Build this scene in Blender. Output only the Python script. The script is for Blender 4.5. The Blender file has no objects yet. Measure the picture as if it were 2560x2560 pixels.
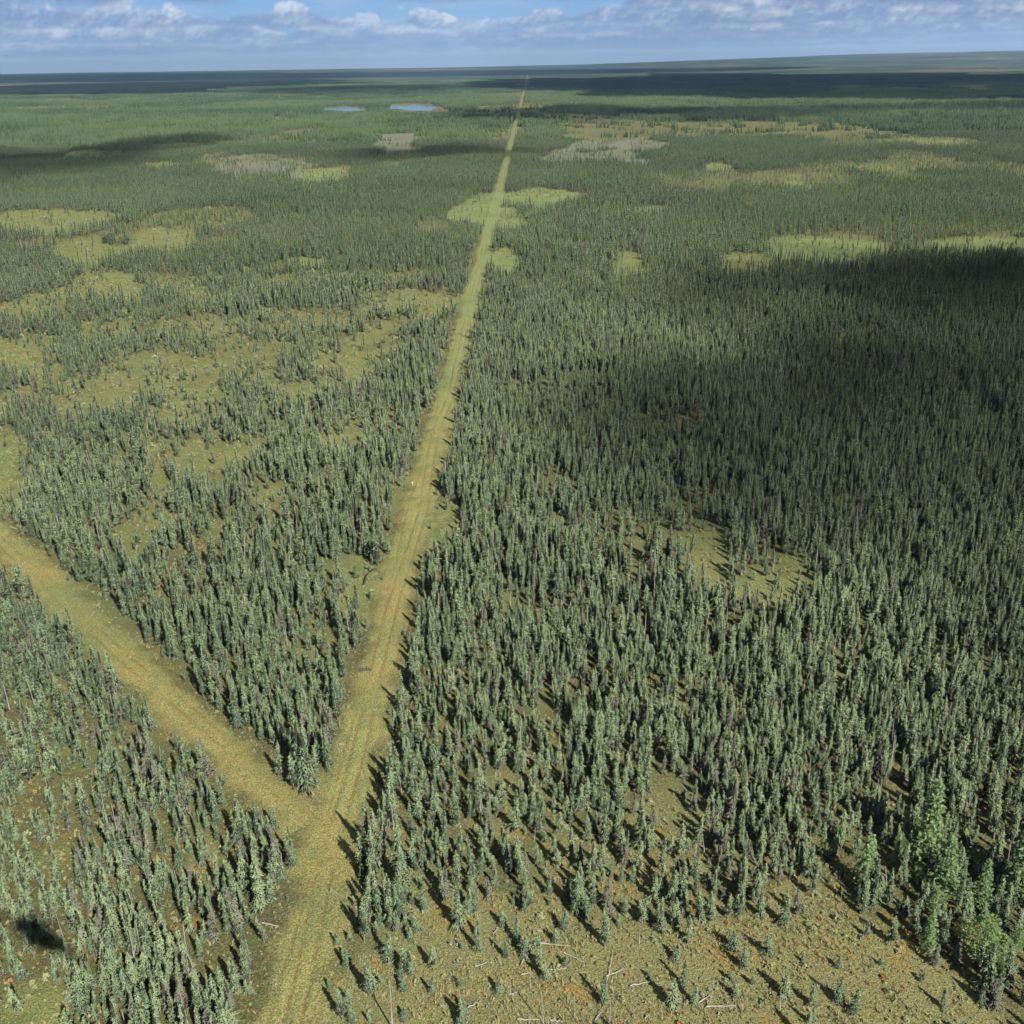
import bpy, math, random
import numpy as np

# ------------------------------------------------------------------ camera, sky, sun, exposure
SC = bpy.context.scene
COL = SC.collection
CAM_H = 95.0
FOV = 53.0
TAN = math.tan(math.radians(FOV / 2))
PITCH = math.radians(23.47)
ROLL = math.radians(-0.9)
FWD = np.array([0, math.cos(PITCH), -math.sin(PITCH)])
_u0 = np.array([0, math.sin(PITCH), math.cos(PITCH)])
_r0 = np.array([1.0, 0, 0])
RGT = _r0 * math.cos(ROLL) + _u0 * math.sin(ROLL)
UPV = -_r0 * math.sin(ROLL) + _u0 * math.cos(ROLL)

import mathutils
cd = bpy.data.cameras.new('camera')
cam = bpy.data.objects.new('camera', cd)
COL.objects.link(cam)
cd.sensor_fit = 'HORIZONTAL'
cd.angle = math.radians(FOV)
cd.clip_start = 0.5
cd.clip_end = 200000
m = mathutils.Matrix(((RGT[0], UPV[0], -FWD[0]), (RGT[1], UPV[1], -FWD[1]), (RGT[2], UPV[2], -FWD[2])))
cam.matrix_world = mathutils.Matrix.Translation((0, 0, CAM_H)) @ m.to_4x4()
SC.camera = cam

SUN_DIR = np.array([0.466, -0.756, 0.770])          # towards the sun
SUN_DIR /= np.linalg.norm(SUN_DIR)
SUN_EL = math.asin(SUN_DIR[2])
SUN_AZ = math.atan2(SUN_DIR[0], SUN_DIR[1])
sd = bpy.data.lights.new('sun', 'SUN')
sd.energy = 5.0
sd.angle = math.radians(0.53)
sd.color = (1.0, 0.96, 0.90)
sun = bpy.data.objects.new('sun', sd)
COL.objects.link(sun)
sun.rotation_euler = mathutils.Vector(SUN_DIR).to_track_quat('Z', 'Y').to_euler()
sun.location = (60, -100, 200)

SC.view_settings.view_transform = 'Standard'
SC.view_settings.look = 'None'
SC.view_settings.gamma = 1.0
SC.view_settings.exposure = 0.75
SC.view_settings.use_curve_mapping = False
SC.cycles.max_bounces = 5
SC.cycles.diffuse_bounces = 2
SC.cycles.transparent_max_bounces = 24
SC.cycles.use_denoising = True
SC.cycles.use_adaptive_sampling = True
SC.cycles.adaptive_threshold = 0.04
SC.cycles.adaptive_min_samples = 20


class NT:
    """small helper to wire shader nodes"""
    def __init__(self, tree):
        self.t = tree
        tree.nodes.clear()

    def n(self, typ, **kw):
        nd = self.t.nodes.new(typ)
        for k, v in kw.items():
            if k.startswith('i_'):
                key = k[2:]
                nd.inputs[int(key) if key.isdigit() else key].default_value = v
            else:
                setattr(nd, k, v)
        return nd

    def l(self, a, b):
        self.t.links.new(a, b)

    def math(self, op, a, b=None, clamp=False):
        nd = self.t.nodes.new('ShaderNodeMath')
        nd.operation = op
        nd.use_clamp = clamp
        for i, v in enumerate((a, b)):
            if v is None:
                continue
            if hasattr(v, 'is_linked') or hasattr(v, 'links'):
                self.l(v, nd.inputs[i])
            else:
                nd.inputs[i].default_value = v
        return nd.outputs[0]

    def mix(self, fac, a, b, typ='MIX'):
        nd = self.t.nodes.new('ShaderNodeMix')
        nd.data_type = 'RGBA'
        nd.blend_type = typ
        for s, v in ((nd.inputs[0], fac), (nd.inputs[6], a), (nd.inputs[7], b)):
            if hasattr(v, 'links'):
                self.l(v, s)
            elif isinstance(v, (tuple, list)):
                s.default_value = (*v, 1.0) if len(v) == 3 else v
            else:
                s.default_value = v
        return nd.outputs[2]

    def smooth(self, v, a, b, lo=0.0, hi=1.0):
        nd = self.t.nodes.new('ShaderNodeMapRange')
        nd.interpolation_type = 'SMOOTHSTEP'
        self.l(v, nd.inputs[0])
        nd.inputs[1].default_value = a
        nd.inputs[2].default_value = b
        nd.inputs[3].default_value = lo
        nd.inputs[4].default_value = hi
        return nd.outputs[0]

    def noise(self, vec, scale, detail=4, rough=0.55, dist=0.0):
        nd = self.t.nodes.new('ShaderNodeTexNoise')
        if vec is not None:
            self.l(vec, nd.inputs['Vector'])
        nd.inputs['Scale'].default_value = scale
        nd.inputs['Detail'].default_value = detail
        nd.inputs['Roughness'].default_value = rough
        nd.inputs['Distortion'].default_value = dist
        return nd.outputs['Fac']


def make_world():
    w = bpy.data.worlds.new('World')
    SC.world = w
    w.use_nodes = True
    w.cycles.sampling_method = 'NONE'
    g = NT(w.node_tree)
    out = g.n('ShaderNodeOutputWorld')
    bg = g.n('ShaderNodeBackground')
    bg.inputs['Strength'].default_value = 0.05
    g.l(bg.outputs[0], out.inputs[0])
    sky = g.n('ShaderNodeTexSky')
    sky.sky_type = 'NISHITA'
    sky.sun_disc = False
    sky.sun_elevation = SUN_EL
    sky.sun_rotation = SUN_AZ
    sky.altitude = 300
    sky.air_density = 1.0
    sky.dust_density = 0.6
    sky.ozone_density = 2.0
    g.l(g.mix(0.35, sky.outputs[0], (3.4, 3.8, 4.7)), bg.inputs['Color'])


make_world()

# ------------------------------------------------------------------ numbers: noise, projection
def _hash(ix, iy, seed):
    h = (ix.astype(np.int64) * 374761393 + iy.astype(np.int64) * 668265263 + seed * 1442695041) & 0xFFFFFFFF
    h = ((h ^ (h >> 13)) * 1274126177) & 0xFFFFFFFF
    h = h ^ (h >> 16)
    return (h & 0xFFFFFF).astype(np.float64) / float(0xFFFFFF)


def vnoise(x, y, seed=0):
    ix = np.floor(x); iy = np.floor(y)
    fx = x - ix; fy = y - iy
    ux = fx * fx * (3 - 2 * fx); uy = fy * fy * (3 - 2 * fy)
    a = _hash(ix, iy, seed); b = _hash(ix + 1, iy, seed)
    c = _hash(ix, iy + 1, seed); d = _hash(ix + 1, iy + 1, seed)
    return (a * (1 - ux) + b * ux) * (1 - uy) + (c * (1 - ux) + d * ux) * uy


def fbm(x, y, scale, octv=3, seed=0):
    s = np.zeros_like(x, dtype=float); amp = 1.0; tot = 0.0; f = 1.0 / scale
    for o in range(octv):
        s += amp * vnoise(x * f + 17.3 * o, y * f - 9.1 * o, seed + o * 7)
        tot += amp; amp *= 0.55; f *= 2.03
    return s / tot


def sstep(v, a, b):
    t = np.clip((v - a) / (b - a), 0, 1)
    return t * t * (3 - 2 * t)


def ray(px, py):
    return FWD + RGT * ((px / 1932 - .5) * 2 * TAN) + UPV * ((.5 - py / 1932) * 2 * TAN)


def at(px, py):
    """ground point seen at 1932-scale picture coordinates"""
    d = ray(px, py)
    t = CAM_H / -d[2]
    return d[0] * t, d[1] * t


def at2(px, py):
    """the same for 2560-scale coordinates"""
    return at(px * 1932 / 2560, py * 1932 / 2560)


def proj(x, y, z=0.0):
    dz = z - CAM_H
    dep = x * FWD[0] + y * FWD[1] + dz * FWD[2]
    u = x * RGT[0] + y * RGT[1] + dz * RGT[2]
    v = x * UPV[0] + y * UPV[1] + dz * UPV[2]
    dep = np.where(dep > 1, dep, 1.0)
    return (u / dep / (2 * TAN) + .5) * 1932, (.5 - v / dep / (2 * TAN)) * 1932, dep


def height_from_tip(x, y, tip_y2560):
    """height of an upright thing at (x, y) whose tip shows at that row"""
    lo, hi = 0.05, 30.0
    for _ in range(30):
        mid = (lo + hi) / 2
        v = float(proj(np.array(x), np.array(y), mid)[1]) * 2560 / 1932
        if v > tip_y2560:
            lo = mid
        else:
            hi = mid
    return lo


def hill(x, y):
    """height of the land: flat muskeg near by, low swells and a plateau far away"""
    r = np.hypot(x, y); az = np.degrees(np.arctan2(x, y))
    s = sstep(r, 3500, 9000)
    h = s * (26 * (fbm(x, y, 5200, 3, 5) - 0.5))
    side = sstep(az, -2, 24)
    h = h + sstep(r, 9000, 26000) * (85 + 150 * side) * (0.75 + 0.5 * fbm(x, y, 6000, 3, 8))
    return h


# the two cut lines
def main_x(y):
    return -27.0 + 0.0228 * y


L2A = np.array([-27.0, 110.0])
L2D = np.array([-83.0, 93.0]); L2D /= np.linalg.norm(L2D)
L2N = np.array([-L2D[1], L2D[0]])


def line_dist(x, y):
    """distance to the middle of the main line and of the side line"""
    d1 = np.abs(x - main_x(y)) / math.hypot(1, 0.0228)
    t = (x - L2A[0]) * L2D[0] + (y - L2A[1]) * L2D[1]
    d2 = np.abs((x - L2A[0]) * L2N[0] + (y - L2A[1]) * L2N[1])
    d2 = np.where(t < -2, 999.0, d2)
    return d1, d2


# openings as they show in the picture: x0, x1, y0, y1 (1932 scale), trees left, ground kind
ZONES = [
    (150, 305, 513, 560, .0, 'straw'), (205, 400, 412, 470, .03, 'straw'), (0, 210, 405, 428, .06, 'straw'),
    (120, 230, 448, 478, .04, 'straw'), (480, 662, 470, 497, .02, 'straw'), (625, 710, 388, 408, .08, 'straw'),
    (745, 880, 546, 578, .02, 'straw'), (850, 960, 384, 412, .0, 'wet'), (925, 1190, 352, 377, .10, 'wet'),
    (1145, 1230, 466, 508, .05, 'straw'), (1350, 1440, 488, 506, .10, 'straw'), (1660, 1990, 448, 476, .03, 'wet'),
    (1490, 1680, 450, 474, .25, 'wet'), (1400, 1600, 322, 352, .06, 'wet'), (1335, 1390, 309, 319, .05, 'wet'),
    (1590, 1680, 306, 322, .2, 'straw'), (700, 785, 248, 280, .12, 'mauve'), (1060, 1150, 258, 278, .15, 'mauve'),
    (1165, 1245, 257, 277, .12, 'mauve'), (965, 1200, 286, 312, .16, 'mauve'), (390, 530, 303, 336, .2, 'mauve'),
    (235, 350, 305, 322, .15, 'straw'), (560, 660, 318, 336, .12, 'wet'), (130, 205, 287, 301, .0, 'wet'),
    (-60, 80, 640, 692, .1, 'straw'), (1690, 1900, 255, 268, .2, 'straw'), (1185, 1290, 385, 394, .2, 'wet'),
    (385, 420, 215, 223, .1, 'straw'), (1640, 1700, 352, 363, .1, 'wet'), (930, 975, 476, 500, .0, 'wet'),
    (1250, 1430, 992, 1066, .10, 'straw'), (1370, 1590, 1030, 1100, .18, 'straw'), (1280, 1400, 1010, 1070, .1, 'orange'), (560, 640, 1175, 1260, .35, 'straw'), (290, 430, 738, 802, .22, 'straw'),
    (470, 540, 660, 720, .4, 'straw'), (640, 705, 672, 722, .18, 'straw'), (-50, 40, 770, 965, .12, 'straw'),
    (620, 680, 815, 850, .15, 'straw'), (250, 340, 920, 960, .3, 'straw'), (560, 600, 735, 760, .2, 'straw'),
    (220, 310, 985, 1040, .35, 'straw'), (1190, 1330, 768, 812, .35, 'orange'), 
    (1000, 1130, 1105, 1170, .35, 'orange'), (1230, 1330, 900, 960, .45, 'straw'), (800, 880, 960, 1010, .15, 'straw'),
    (640, 720, 1060, 1150, .25, 'straw'), (1480, 1560, 1460, 1560, .3, 'orange'), (1200, 1330, 1250, 1320, .55, 'straw'),
    (-100, 720, 590, 940, .55, 'straw'), (740, 1580, 1500, 1740, .6, 'orange'), (60, 130, 690, 720, .4, 'straw'), (420, 500, 640, 670, .4, 'straw'), (1540, 1640, 590, 640, .55, 'orange'),
    (0, 120, 1840, 1932, .15, 'straw'), (60, 160, 1560, 1640, .5, 'straw'), (330, 420, 1560, 1640, .55, 'orange'),
    (700, 780, 880, 940, .45, 'straw'), (1620, 1760, 1470, 1530, .35, 'orange'),
    (1180, 1240, 1015, 1060, .3, 'straw'), (920, 1010, 1090, 1140, .35, 'straw'),
    (130, 260, 590, 625, .5, 'straw'), (770, 850, 415, 432, .4, 'straw'), (1010, 1120, 700, 735, .5, 'straw'),
]
# the thinly treed bog in the corner, outline in 1932-scale picture coordinates
BOG = [(628, 1990), (650, 1850), (700, 1780), (800, 1730), (950, 1700), (1100, 1720), (1250, 1745), (1380, 1730),
       (1480, 1690), (1560, 1680), (1640, 1760), (1760, 1830), (1860, 1890), (1960, 1960), (1960, 2300), (560, 2300)]


def in_poly(px, py, poly):
    inside = np.zeros(px.shape, bool)
    j = len(poly) - 1
    for i in range(len(poly)):
        xi, yi = poly[i]; xj, yj = poly[j]
        c = ((yi > py) != (yj > py)) & (px < (xj - xi) * (py - yi) / (yj - yi + 1e-9) + xi)
        inside ^= c
        j = i
    return inside


def zone_fields(x, y):
    """share of trees left, and ground kinds, at ground points"""
    px, py, dep = proj(x, y)
    keep = np.ones_like(x)
    kinds = {k: np.zeros_like(x) for k in ('straw', 'wet', 'mauve', 'orange')}
    wob = (fbm(x, y, 16, 4, 31) - .5) * 1.5
    wob2 = (fbm(x, y * .4, 75, 4, 77) - .5) * 2.2
    fr = sstep(dep, 250, 600)
    wob = wob * (1 - fr) + (wob2 + wob * .3) * fr
    for (x0, x1, y0, y1, k, kind) in ZONES:
        hp = 4.2 * .93 / max(60.0, math.hypot(*at((x0 + x1) / 2, y1))) / (2 * TAN) * 1932
        y1b = y1 + hp
        cx, cy, rx, ry = (x0 + x1) / 2, (y0 + y1b) / 2, (x1 - x0) / 2, (y1b - y0) / 2
        d = np.sqrt(((px - cx) / rx) ** 2 + ((py - cy) / ry) ** 2) + wob * 1.6 + .12
        wgt = 1 - sstep(d, .75, 1.15)
        keep = keep * (1 - wgt * (1 - max(k, .07)))
        kinds[kind] = np.maximum(kinds[kind], wgt * (1.0 if k < .3 else .6))
    lm = sstep(main_x(y) - x, 8, 30) * sstep(y, 165, 230) * (1 - sstep(y, 480, 620))
    hole = 1 - sstep(fbm(x, y, 26, 4, 131), .40, .56)
    keep = keep * (1 - .85 * lm * hole)
    kinds['straw'] = np.maximum(kinds['straw'], .8 * lm * hole)
    op = sstep(fbm(x, y * .45, 110, 4, 120), .58, .68) * fr
    keep = keep * (1 - .6 * op)
    kinds['straw'] = np.maximum(kinds['straw'], .4 * op * (1 - sstep(dep, 2500, 5000)))
    wx = px + (fbm(x, y, 9, 3, 44) - .5) * 150
    wy = py + (fbm(x, y, 9, 3, 45) - .5) * 110
    bog = in_poly(wx, wy, BOG)
    keep = np.where(bog, keep * .11, keep)
    kinds['orange'] = np.maximum(kinds['orange'], bog * .85)
    return keep, kinds, px, py, dep, bog


# ------------------------------------------------------------------ materials
MATS = {}


def mat(name):
    mt = bpy.data.materials.new(name)
    mt.use_nodes = True
    MATS[name] = mt
    return mt, NT(mt.node_tree)


def leaf_material(name, c_a, c_b, c_old, transl=0.15):
    """needles: tint runs between two greens, 'age' along the branch turns to grey-brown twigs"""
    mt, g = mat(name)
    out = g.n('ShaderNodeOutputMaterial')
    ti = g.n('ShaderNodeAttribute', attribute_type='INSTANCER', attribute_name='tint')
    ag = g.n('ShaderNodeAttribute', attribute_type='GEOMETRY', attribute_name='age')
    tr = g.n('ShaderNodeAttribute', attribute_type='GEOMETRY', attribute_name='tone')
    c = g.mix(g.math('MULTIPLY', ti.outputs['Fac'], 1.1, True), c_a, c_b)
    c = g.mix(g.math('MULTIPLY', tr.outputs['Fac'], 0.7), c, tuple(min(1, v * 1.8 + .015) for v in c_b))
    c = g.mix(ag.outputs['Fac'], c, c_old)
    c = g.mix(g.math('MULTIPLY', g.smooth(ti.outputs['Fac'], .93, .97), .75), c, c_old)
    d = g.n('ShaderNodeBsdfDiffuse', i_Roughness=0.6)
    t = g.n('ShaderNodeBsdfTranslucent')
    mx = g.n('ShaderNodeMixShader', i_0=transl)
    g.l(c, d.inputs['Color']); g.l(c, t.inputs['Color'])
    g.l(d.outputs[0], mx.inputs[1]); g.l(t.outputs[0], mx.inputs[2])
    g.l(mx.outputs[0], out.inputs[0])
    return mt


def bark_material(name, c_a, c_b, scale=18):
    mt, g = mat(name)
    out = g.n('ShaderNodeOutputMaterial')
    tc = g.n('ShaderNodeTexCoord')
    c = g.mix(g.noise(tc.outputs['Object'], scale, 4, .6), c_a, c_b)
    d = g.n('ShaderNodeBsdfPrincipled', i_Roughness=0.9)
    d.inputs['Specular IOR Level'].default_value = 0.15
    g.l(c, d.inputs['Base Color'])
    g.l(d.outputs[0], out.inputs[0])
    return mt


M_SPRUCE = leaf_material('spruce_needles', (0.064, 0.112, 0.064), (0.222, 0.276, 0.142), (0.175, 0.160, 0.135))
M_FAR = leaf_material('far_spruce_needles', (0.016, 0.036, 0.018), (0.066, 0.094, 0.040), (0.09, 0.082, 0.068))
M_MID = leaf_material('middle_spruce_needles', (0.056, 0.118, 0.058), (0.178, 0.248, 0.112), (0.18, 0.165, 0.145))
M_LARCH = leaf_material('larch_needles', (0.118, 0.190, 0.084), (0.185, 0.260, 0.108), (0.14, 0.13, 0.10), .25)
M_BIRCH = leaf_material('birch_leaves', (0.115, 0.185, 0.065), (0.155, 0.215, 0.078), (0.17, 0.17, 0.08), .3)
M_SHRUB = leaf_material('shrub_leaves', (0.21, 0.18, 0.085), (0.22, 0.25, 0.13), (0.34, 0.17, 0.055), .2)
M_SEDGE = leaf_material('sedge_blades', (0.30, 0.255, 0.12), (0.36, 0.33, 0.17), (0.22, 0.22, 0.09), .25)
M_BARK = bark_material('spruce_bark', (0.11, 0.09, 0.075), (0.2, 0.175, 0.15))
M_SHADE_CORE = bark_material('shade_core_twigs', (0.030, 0.032, 0.022), (0.060, 0.056, 0.042))  # twig core coloured dark to stand in for shade inside the crown
M_DEAD = bark_material('weathered_wood', (0.19, 0.175, 0.155), (0.30, 0.28, 0.25))
M_LOG = bark_material('bleached_log_wood', (0.27, 0.24, 0.20), (0.42, 0.38, 0.32), 6)
M_DARKLOG = bark_material('charred_log_wood', (0.03, 0.026, 0.024), (0.10, 0.085, 0.08), 6)
M_WHITEBARK = bark_material('birch_bark', (0.5, 0.49, 0.45), (0.72, 0.71, 0.68))


def ground_material():
    mt, g = mat('muskeg_ground')
    out = g.n('ShaderNodeOutputMaterial')
    geo = g.n('ShaderNodeNewGeometry')
    P = geo.outputs['Position']
    A = lambda nm: g.n('ShaderNodeAttribute', attribute_type='GEOMETRY', attribute_name=nm).outputs['Fac']
    n1 = g.noise(P, 0.055, 5, .6, .5)
    n2 = g.noise(P, 0.33, 5, .62, .4)
    n3 = g.noise(P, 1.7, 5, .65)
    n4 = g.noise(P, 0.14, 4, .6, 1.0)
    # moss floor: olive, ochre and brown patches
    c = g.mix(g.smooth(n1, .38, .62), (0.145, 0.150, 0.064), (0.215, 0.185, 0.074))
    c = g.mix(g.smooth(n2, .42, .62), c, (0.155, 0.122, 0.064))
    c = g.mix(g.math('MULTIPLY', g.smooth(n4, .56, .70), .8), c, (0.36, 0.215, 0.062))
    c = g.mix(g.math('MULTIPLY', g.smooth(n3, .5, .68), .6), c, (0.33, 0.30, 0.17))
    c = g.mix(g.math('MULTIPLY', g.smooth(n3, .46, .30), .55), c, (0.095, 0.085, 0.045))
    orange = g.mix(g.smooth(n2, .35, .65), (0.365, 0.325, 0.132), (0.290, 0.258, 0.110))
    orange = g.mix(g.math('MULTIPLY', g.smooth(n3, .40, .60), .7), orange, (0.350, 0.285, 0.150))
    orange = g.mix(g.math('MULTIPLY', g.smooth(n4, .58, .68), .65), orange, (0.46, 0.255, 0.060))
    orange = g.mix(g.math('MULTIPLY', g.smooth(n3, .46, .32), .55), orange, (0.120, 0.105, 0.050))
    c = g.mix(g.math('MULTIPLY', A('orange'), .85), c, orange)
    straw = g.mix(g.smooth(n1, .35, .65), (0.290, 0.278, 0.112), (0.250, 0.268, 0.105))
    straw = g.mix(g.math('MULTIPLY', g.smooth(n2, .48, .66), .6), straw, (0.34, 0.275, 0.115))
    straw = g.mix(g.math('MULTIPLY', g.smooth(n3, .45, .30), .45), straw, (0.16, 0.16, 0.07))
    straw = g.mix(g.math('MULTIPLY', g.smooth(n4, .50, .62), .65), straw, (0.150, 0.165, 0.070))
    c = g.mix(g.math('MULTIPLY', A('straw'), g.smooth(n2, .25, .60, .45, 1.0)), c, straw)
    wet = g.mix(g.smooth(n1, .35, .65), (0.250, 0.305, 0.110), (0.310, 0.310, 0.145))
    wet = g.mix(g.math('MULTIPLY', g.smooth(n4, .48, .62), .6), wet, (0.190, 0.205, 0.085))
    c = g.mix(g.math('MULTIPLY', A('wet'), g.smooth(n2, .25, .60, .55, 1.0)), c, wet)
    c = g.mix(g.math('MULTIPLY', A('mauve'), .9), c, g.mix(n2, (0.215, 0.200, 0.155), (0.27, 0.245, 0.195)))
    # the worn line
    tan_ = g.mix(g.smooth(n1, .36, .6), (0.375, 0.345, 0.140), (0.395, 0.312, 0.122))
    tan_ = g.mix(g.math('MULTIPLY', g.smooth(n4, .46, .64), .7), tan_, (0.250, 0.255, 0.108))
    tan_ = g.mix(g.math('MULTIPLY', g.smooth(n3, .52, .70), .5), tan_, (0.41, 0.36, 0.19))
    tan_ = g.mix(g.math('MULTIPLY', g.smooth(n3, .46, .30), .5), tan_, (0.19, 0.15, 0.06))
    far_tan = g.mix(n2, (0.27, 0.300, 0.130), (0.32, 0.325, 0.15))
    tan_ = g.mix(A('far_line'), tan_, far_tan)
    rut = g.mix(n3, (0.37, 0.255, 0.095), (0.27, 0.19, 0.08))
    tan_ = g.mix(g.math('MULTIPLY', A('rut'), g.smooth(n2, .30, .5)), tan_, rut)
    c = g.mix(A('worn'), c, tan_)
    n5 = g.noise(P, 4.6, 3, .75)
    n6 = g.noise(P, 0.021, 4, .6, .6)
    c = g.mix(g.math('MULTIPLY', g.smooth(n6, .50, .66), .5), c, g.mix(n2, (0.17, 0.20, 0.085), (0.24, 0.235, 0.11)))
    c = g.mix(g.smooth(n5, .36, .66), g.mix(1.0, c, (0.38, 0.44, 0.38), 'MULTIPLY'), g.mix(1.0, c, (0.96, 1.04, 0.98), 'MULTIPLY'))
    # far woodland that is too distant to build tree by tree
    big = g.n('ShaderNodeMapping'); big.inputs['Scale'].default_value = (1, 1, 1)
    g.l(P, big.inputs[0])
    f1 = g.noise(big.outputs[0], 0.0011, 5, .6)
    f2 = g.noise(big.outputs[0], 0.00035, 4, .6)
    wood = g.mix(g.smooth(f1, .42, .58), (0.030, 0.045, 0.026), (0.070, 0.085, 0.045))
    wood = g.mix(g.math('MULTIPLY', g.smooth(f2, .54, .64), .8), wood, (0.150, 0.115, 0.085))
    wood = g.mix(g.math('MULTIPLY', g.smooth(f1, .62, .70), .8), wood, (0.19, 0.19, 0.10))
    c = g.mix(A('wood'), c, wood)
    d = g.n('ShaderNodeBsdfPrincipled', i_Roughness=0.95)
    d.inputs['Specular IOR Level'].default_value = 0.05
    g.l(c, d.inputs['Base Color'])
    b1 = g.n('ShaderNodeBump', i_Strength=0.9, i_Distance=0.55)
    hgt = g.math('ADD', g.math('MULTIPLY', n3, 0.7), g.math('MULTIPLY', g.noise(P, 5.5, 3, .6), .35))
    g.l(hgt, b1.inputs['Height'])
    g.l(b1.outputs[0], d.inputs['Normal'])
    g.l(d.outputs[0], out.inputs[0])
    return mt


M_GROUND = ground_material()
mt, g = mat('pond_water')
o_ = g.n('ShaderNodeOutputMaterial')
w_ = g.n('ShaderNodeBsdfPrincipled', i_Roughness=0.08)
w_.inputs['Base Color'].default_value = (0.02, 0.03, 0.035, 1)
bw = g.n('ShaderNodeBump', i_Strength=0.25, i_Distance=0.2)
gw = g.n('ShaderNodeNewGeometry')
g.l(g.noise(gw.outputs['Position'], 0.4, 3), bw.inputs['Height'])
g.l(bw.outputs[0], w_.inputs['Normal'])
g.l(w_.outputs[0], o_.inputs[0])
M_WATER = mt

# ------------------------------------------------------------------ mesh helpers
def mesh_from(name, V, F, mats, attrs=None, matidx=None, smooth=False):
    me = bpy.data.meshes.new(name)
    V = np.asarray(V, dtype=np.float32)
    if len(F) and isinstance(F, np.ndarray):
        nf, k = F.shape
        me.vertices.add(len(V)); me.vertices.foreach_set('co', V.ravel())
        me.loops.add(nf * k); me.loops.foreach_set('vertex_index', F.astype(np.int32).ravel())
        me.polygons.add(nf)
        me.polygons.foreach_set('loop_start', np.arange(0, nf * k, k, dtype=np.int32))
        me.polygons.foreach_set('loop_total', np.full(nf, k, dtype=np.int32))
        me.update(calc_edges=True)
    else:
        me.from_pydata([tuple(v) for v in V], [], F)
    for mm in mats:
        me.materials.append(mm)
    if matidx is not None:
        me.polygons.foreach_set('material_index', np.asarray(matidx, dtype=np.int32))
    for nm, arr in (attrs or {}).items():
        a = me.attributes.new(nm, 'FLOAT', 'POINT')
        a.data.foreach_set('value', np.asarray(arr, dtype=np.float32))
    if smooth:
        me.polygons.foreach_set('use_smooth', np.ones(len(me.polygons), dtype=bool))
    me.validate()
    return me


def add(name, me, parent=None, **props):
    o = bpy.data.objects.new(name, me)
    COL.objects.link(o)
    if parent is not None:
        o.parent = parent
    for k, v in props.items():
        o[k] = v
    return o


class Geo:
    """collects triangles with age and tone per vertex"""
    def __init__(self):
        self.V = []; self.F = []; self.age = []; self.tone = []; self.mi = []; self.n = 0

    def tri(self, pts, faces, age, tone, mi=0):
        b = self.n
        self.V.extend(pts); self.n += len(pts)
        self.age.extend([age] * len(pts)); self.tone.extend([tone] * len(pts))
        for f in faces:
            self.F.append((f[0] + b, f[1] + b, f[2] + b)); self.mi.append(mi)

    def tube(self, pts, radii, sides=5, mi=0, age=0.0):
        rings = []
        for i, (p, r) in enumerate(zip(pts, radii)):
            p = np.asarray(p, float)
            q = np.asarray(pts[min(i + 1, len(pts) - 1)], float) - np.asarray(pts[max(i - 1, 0)], float)
            q /= np.linalg.norm(q) + 1e-9
            a = np.cross(q, (0.31, 0.9, 0.2)); a /= np.linalg.norm(a) + 1e-9
            b = np.cross(q, a)
            rings.append([p + (a * math.cos(t) + b * math.sin(t)) * r for t in np.linspace(0, 2 * math.pi, sides, endpoint=False)])
        P = [v for ring in rings for v in ring]
        F = []
        for i in range(len(rings) - 1):
            for k in range(sides):
                a0 = i * sides + k; a1 = i * sides + (k + 1) % sides
                F.append((a0, a1, a1 + sides)); F.append((a0, a1 + sides, a0 + sides))
        for base in (0, (len(rings) - 1) * sides):
            for k in range(1, sides - 1):
                F.append((base, base + k, base + k + 1))
        self.tri(P, F, age, 0.0, mi)

    def mesh(self, name, mats):
        return mesh_from(name, self.V, np.array(self.F), mats, {'age': self.age, 'tone': self.tone}, self.mi)


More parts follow.
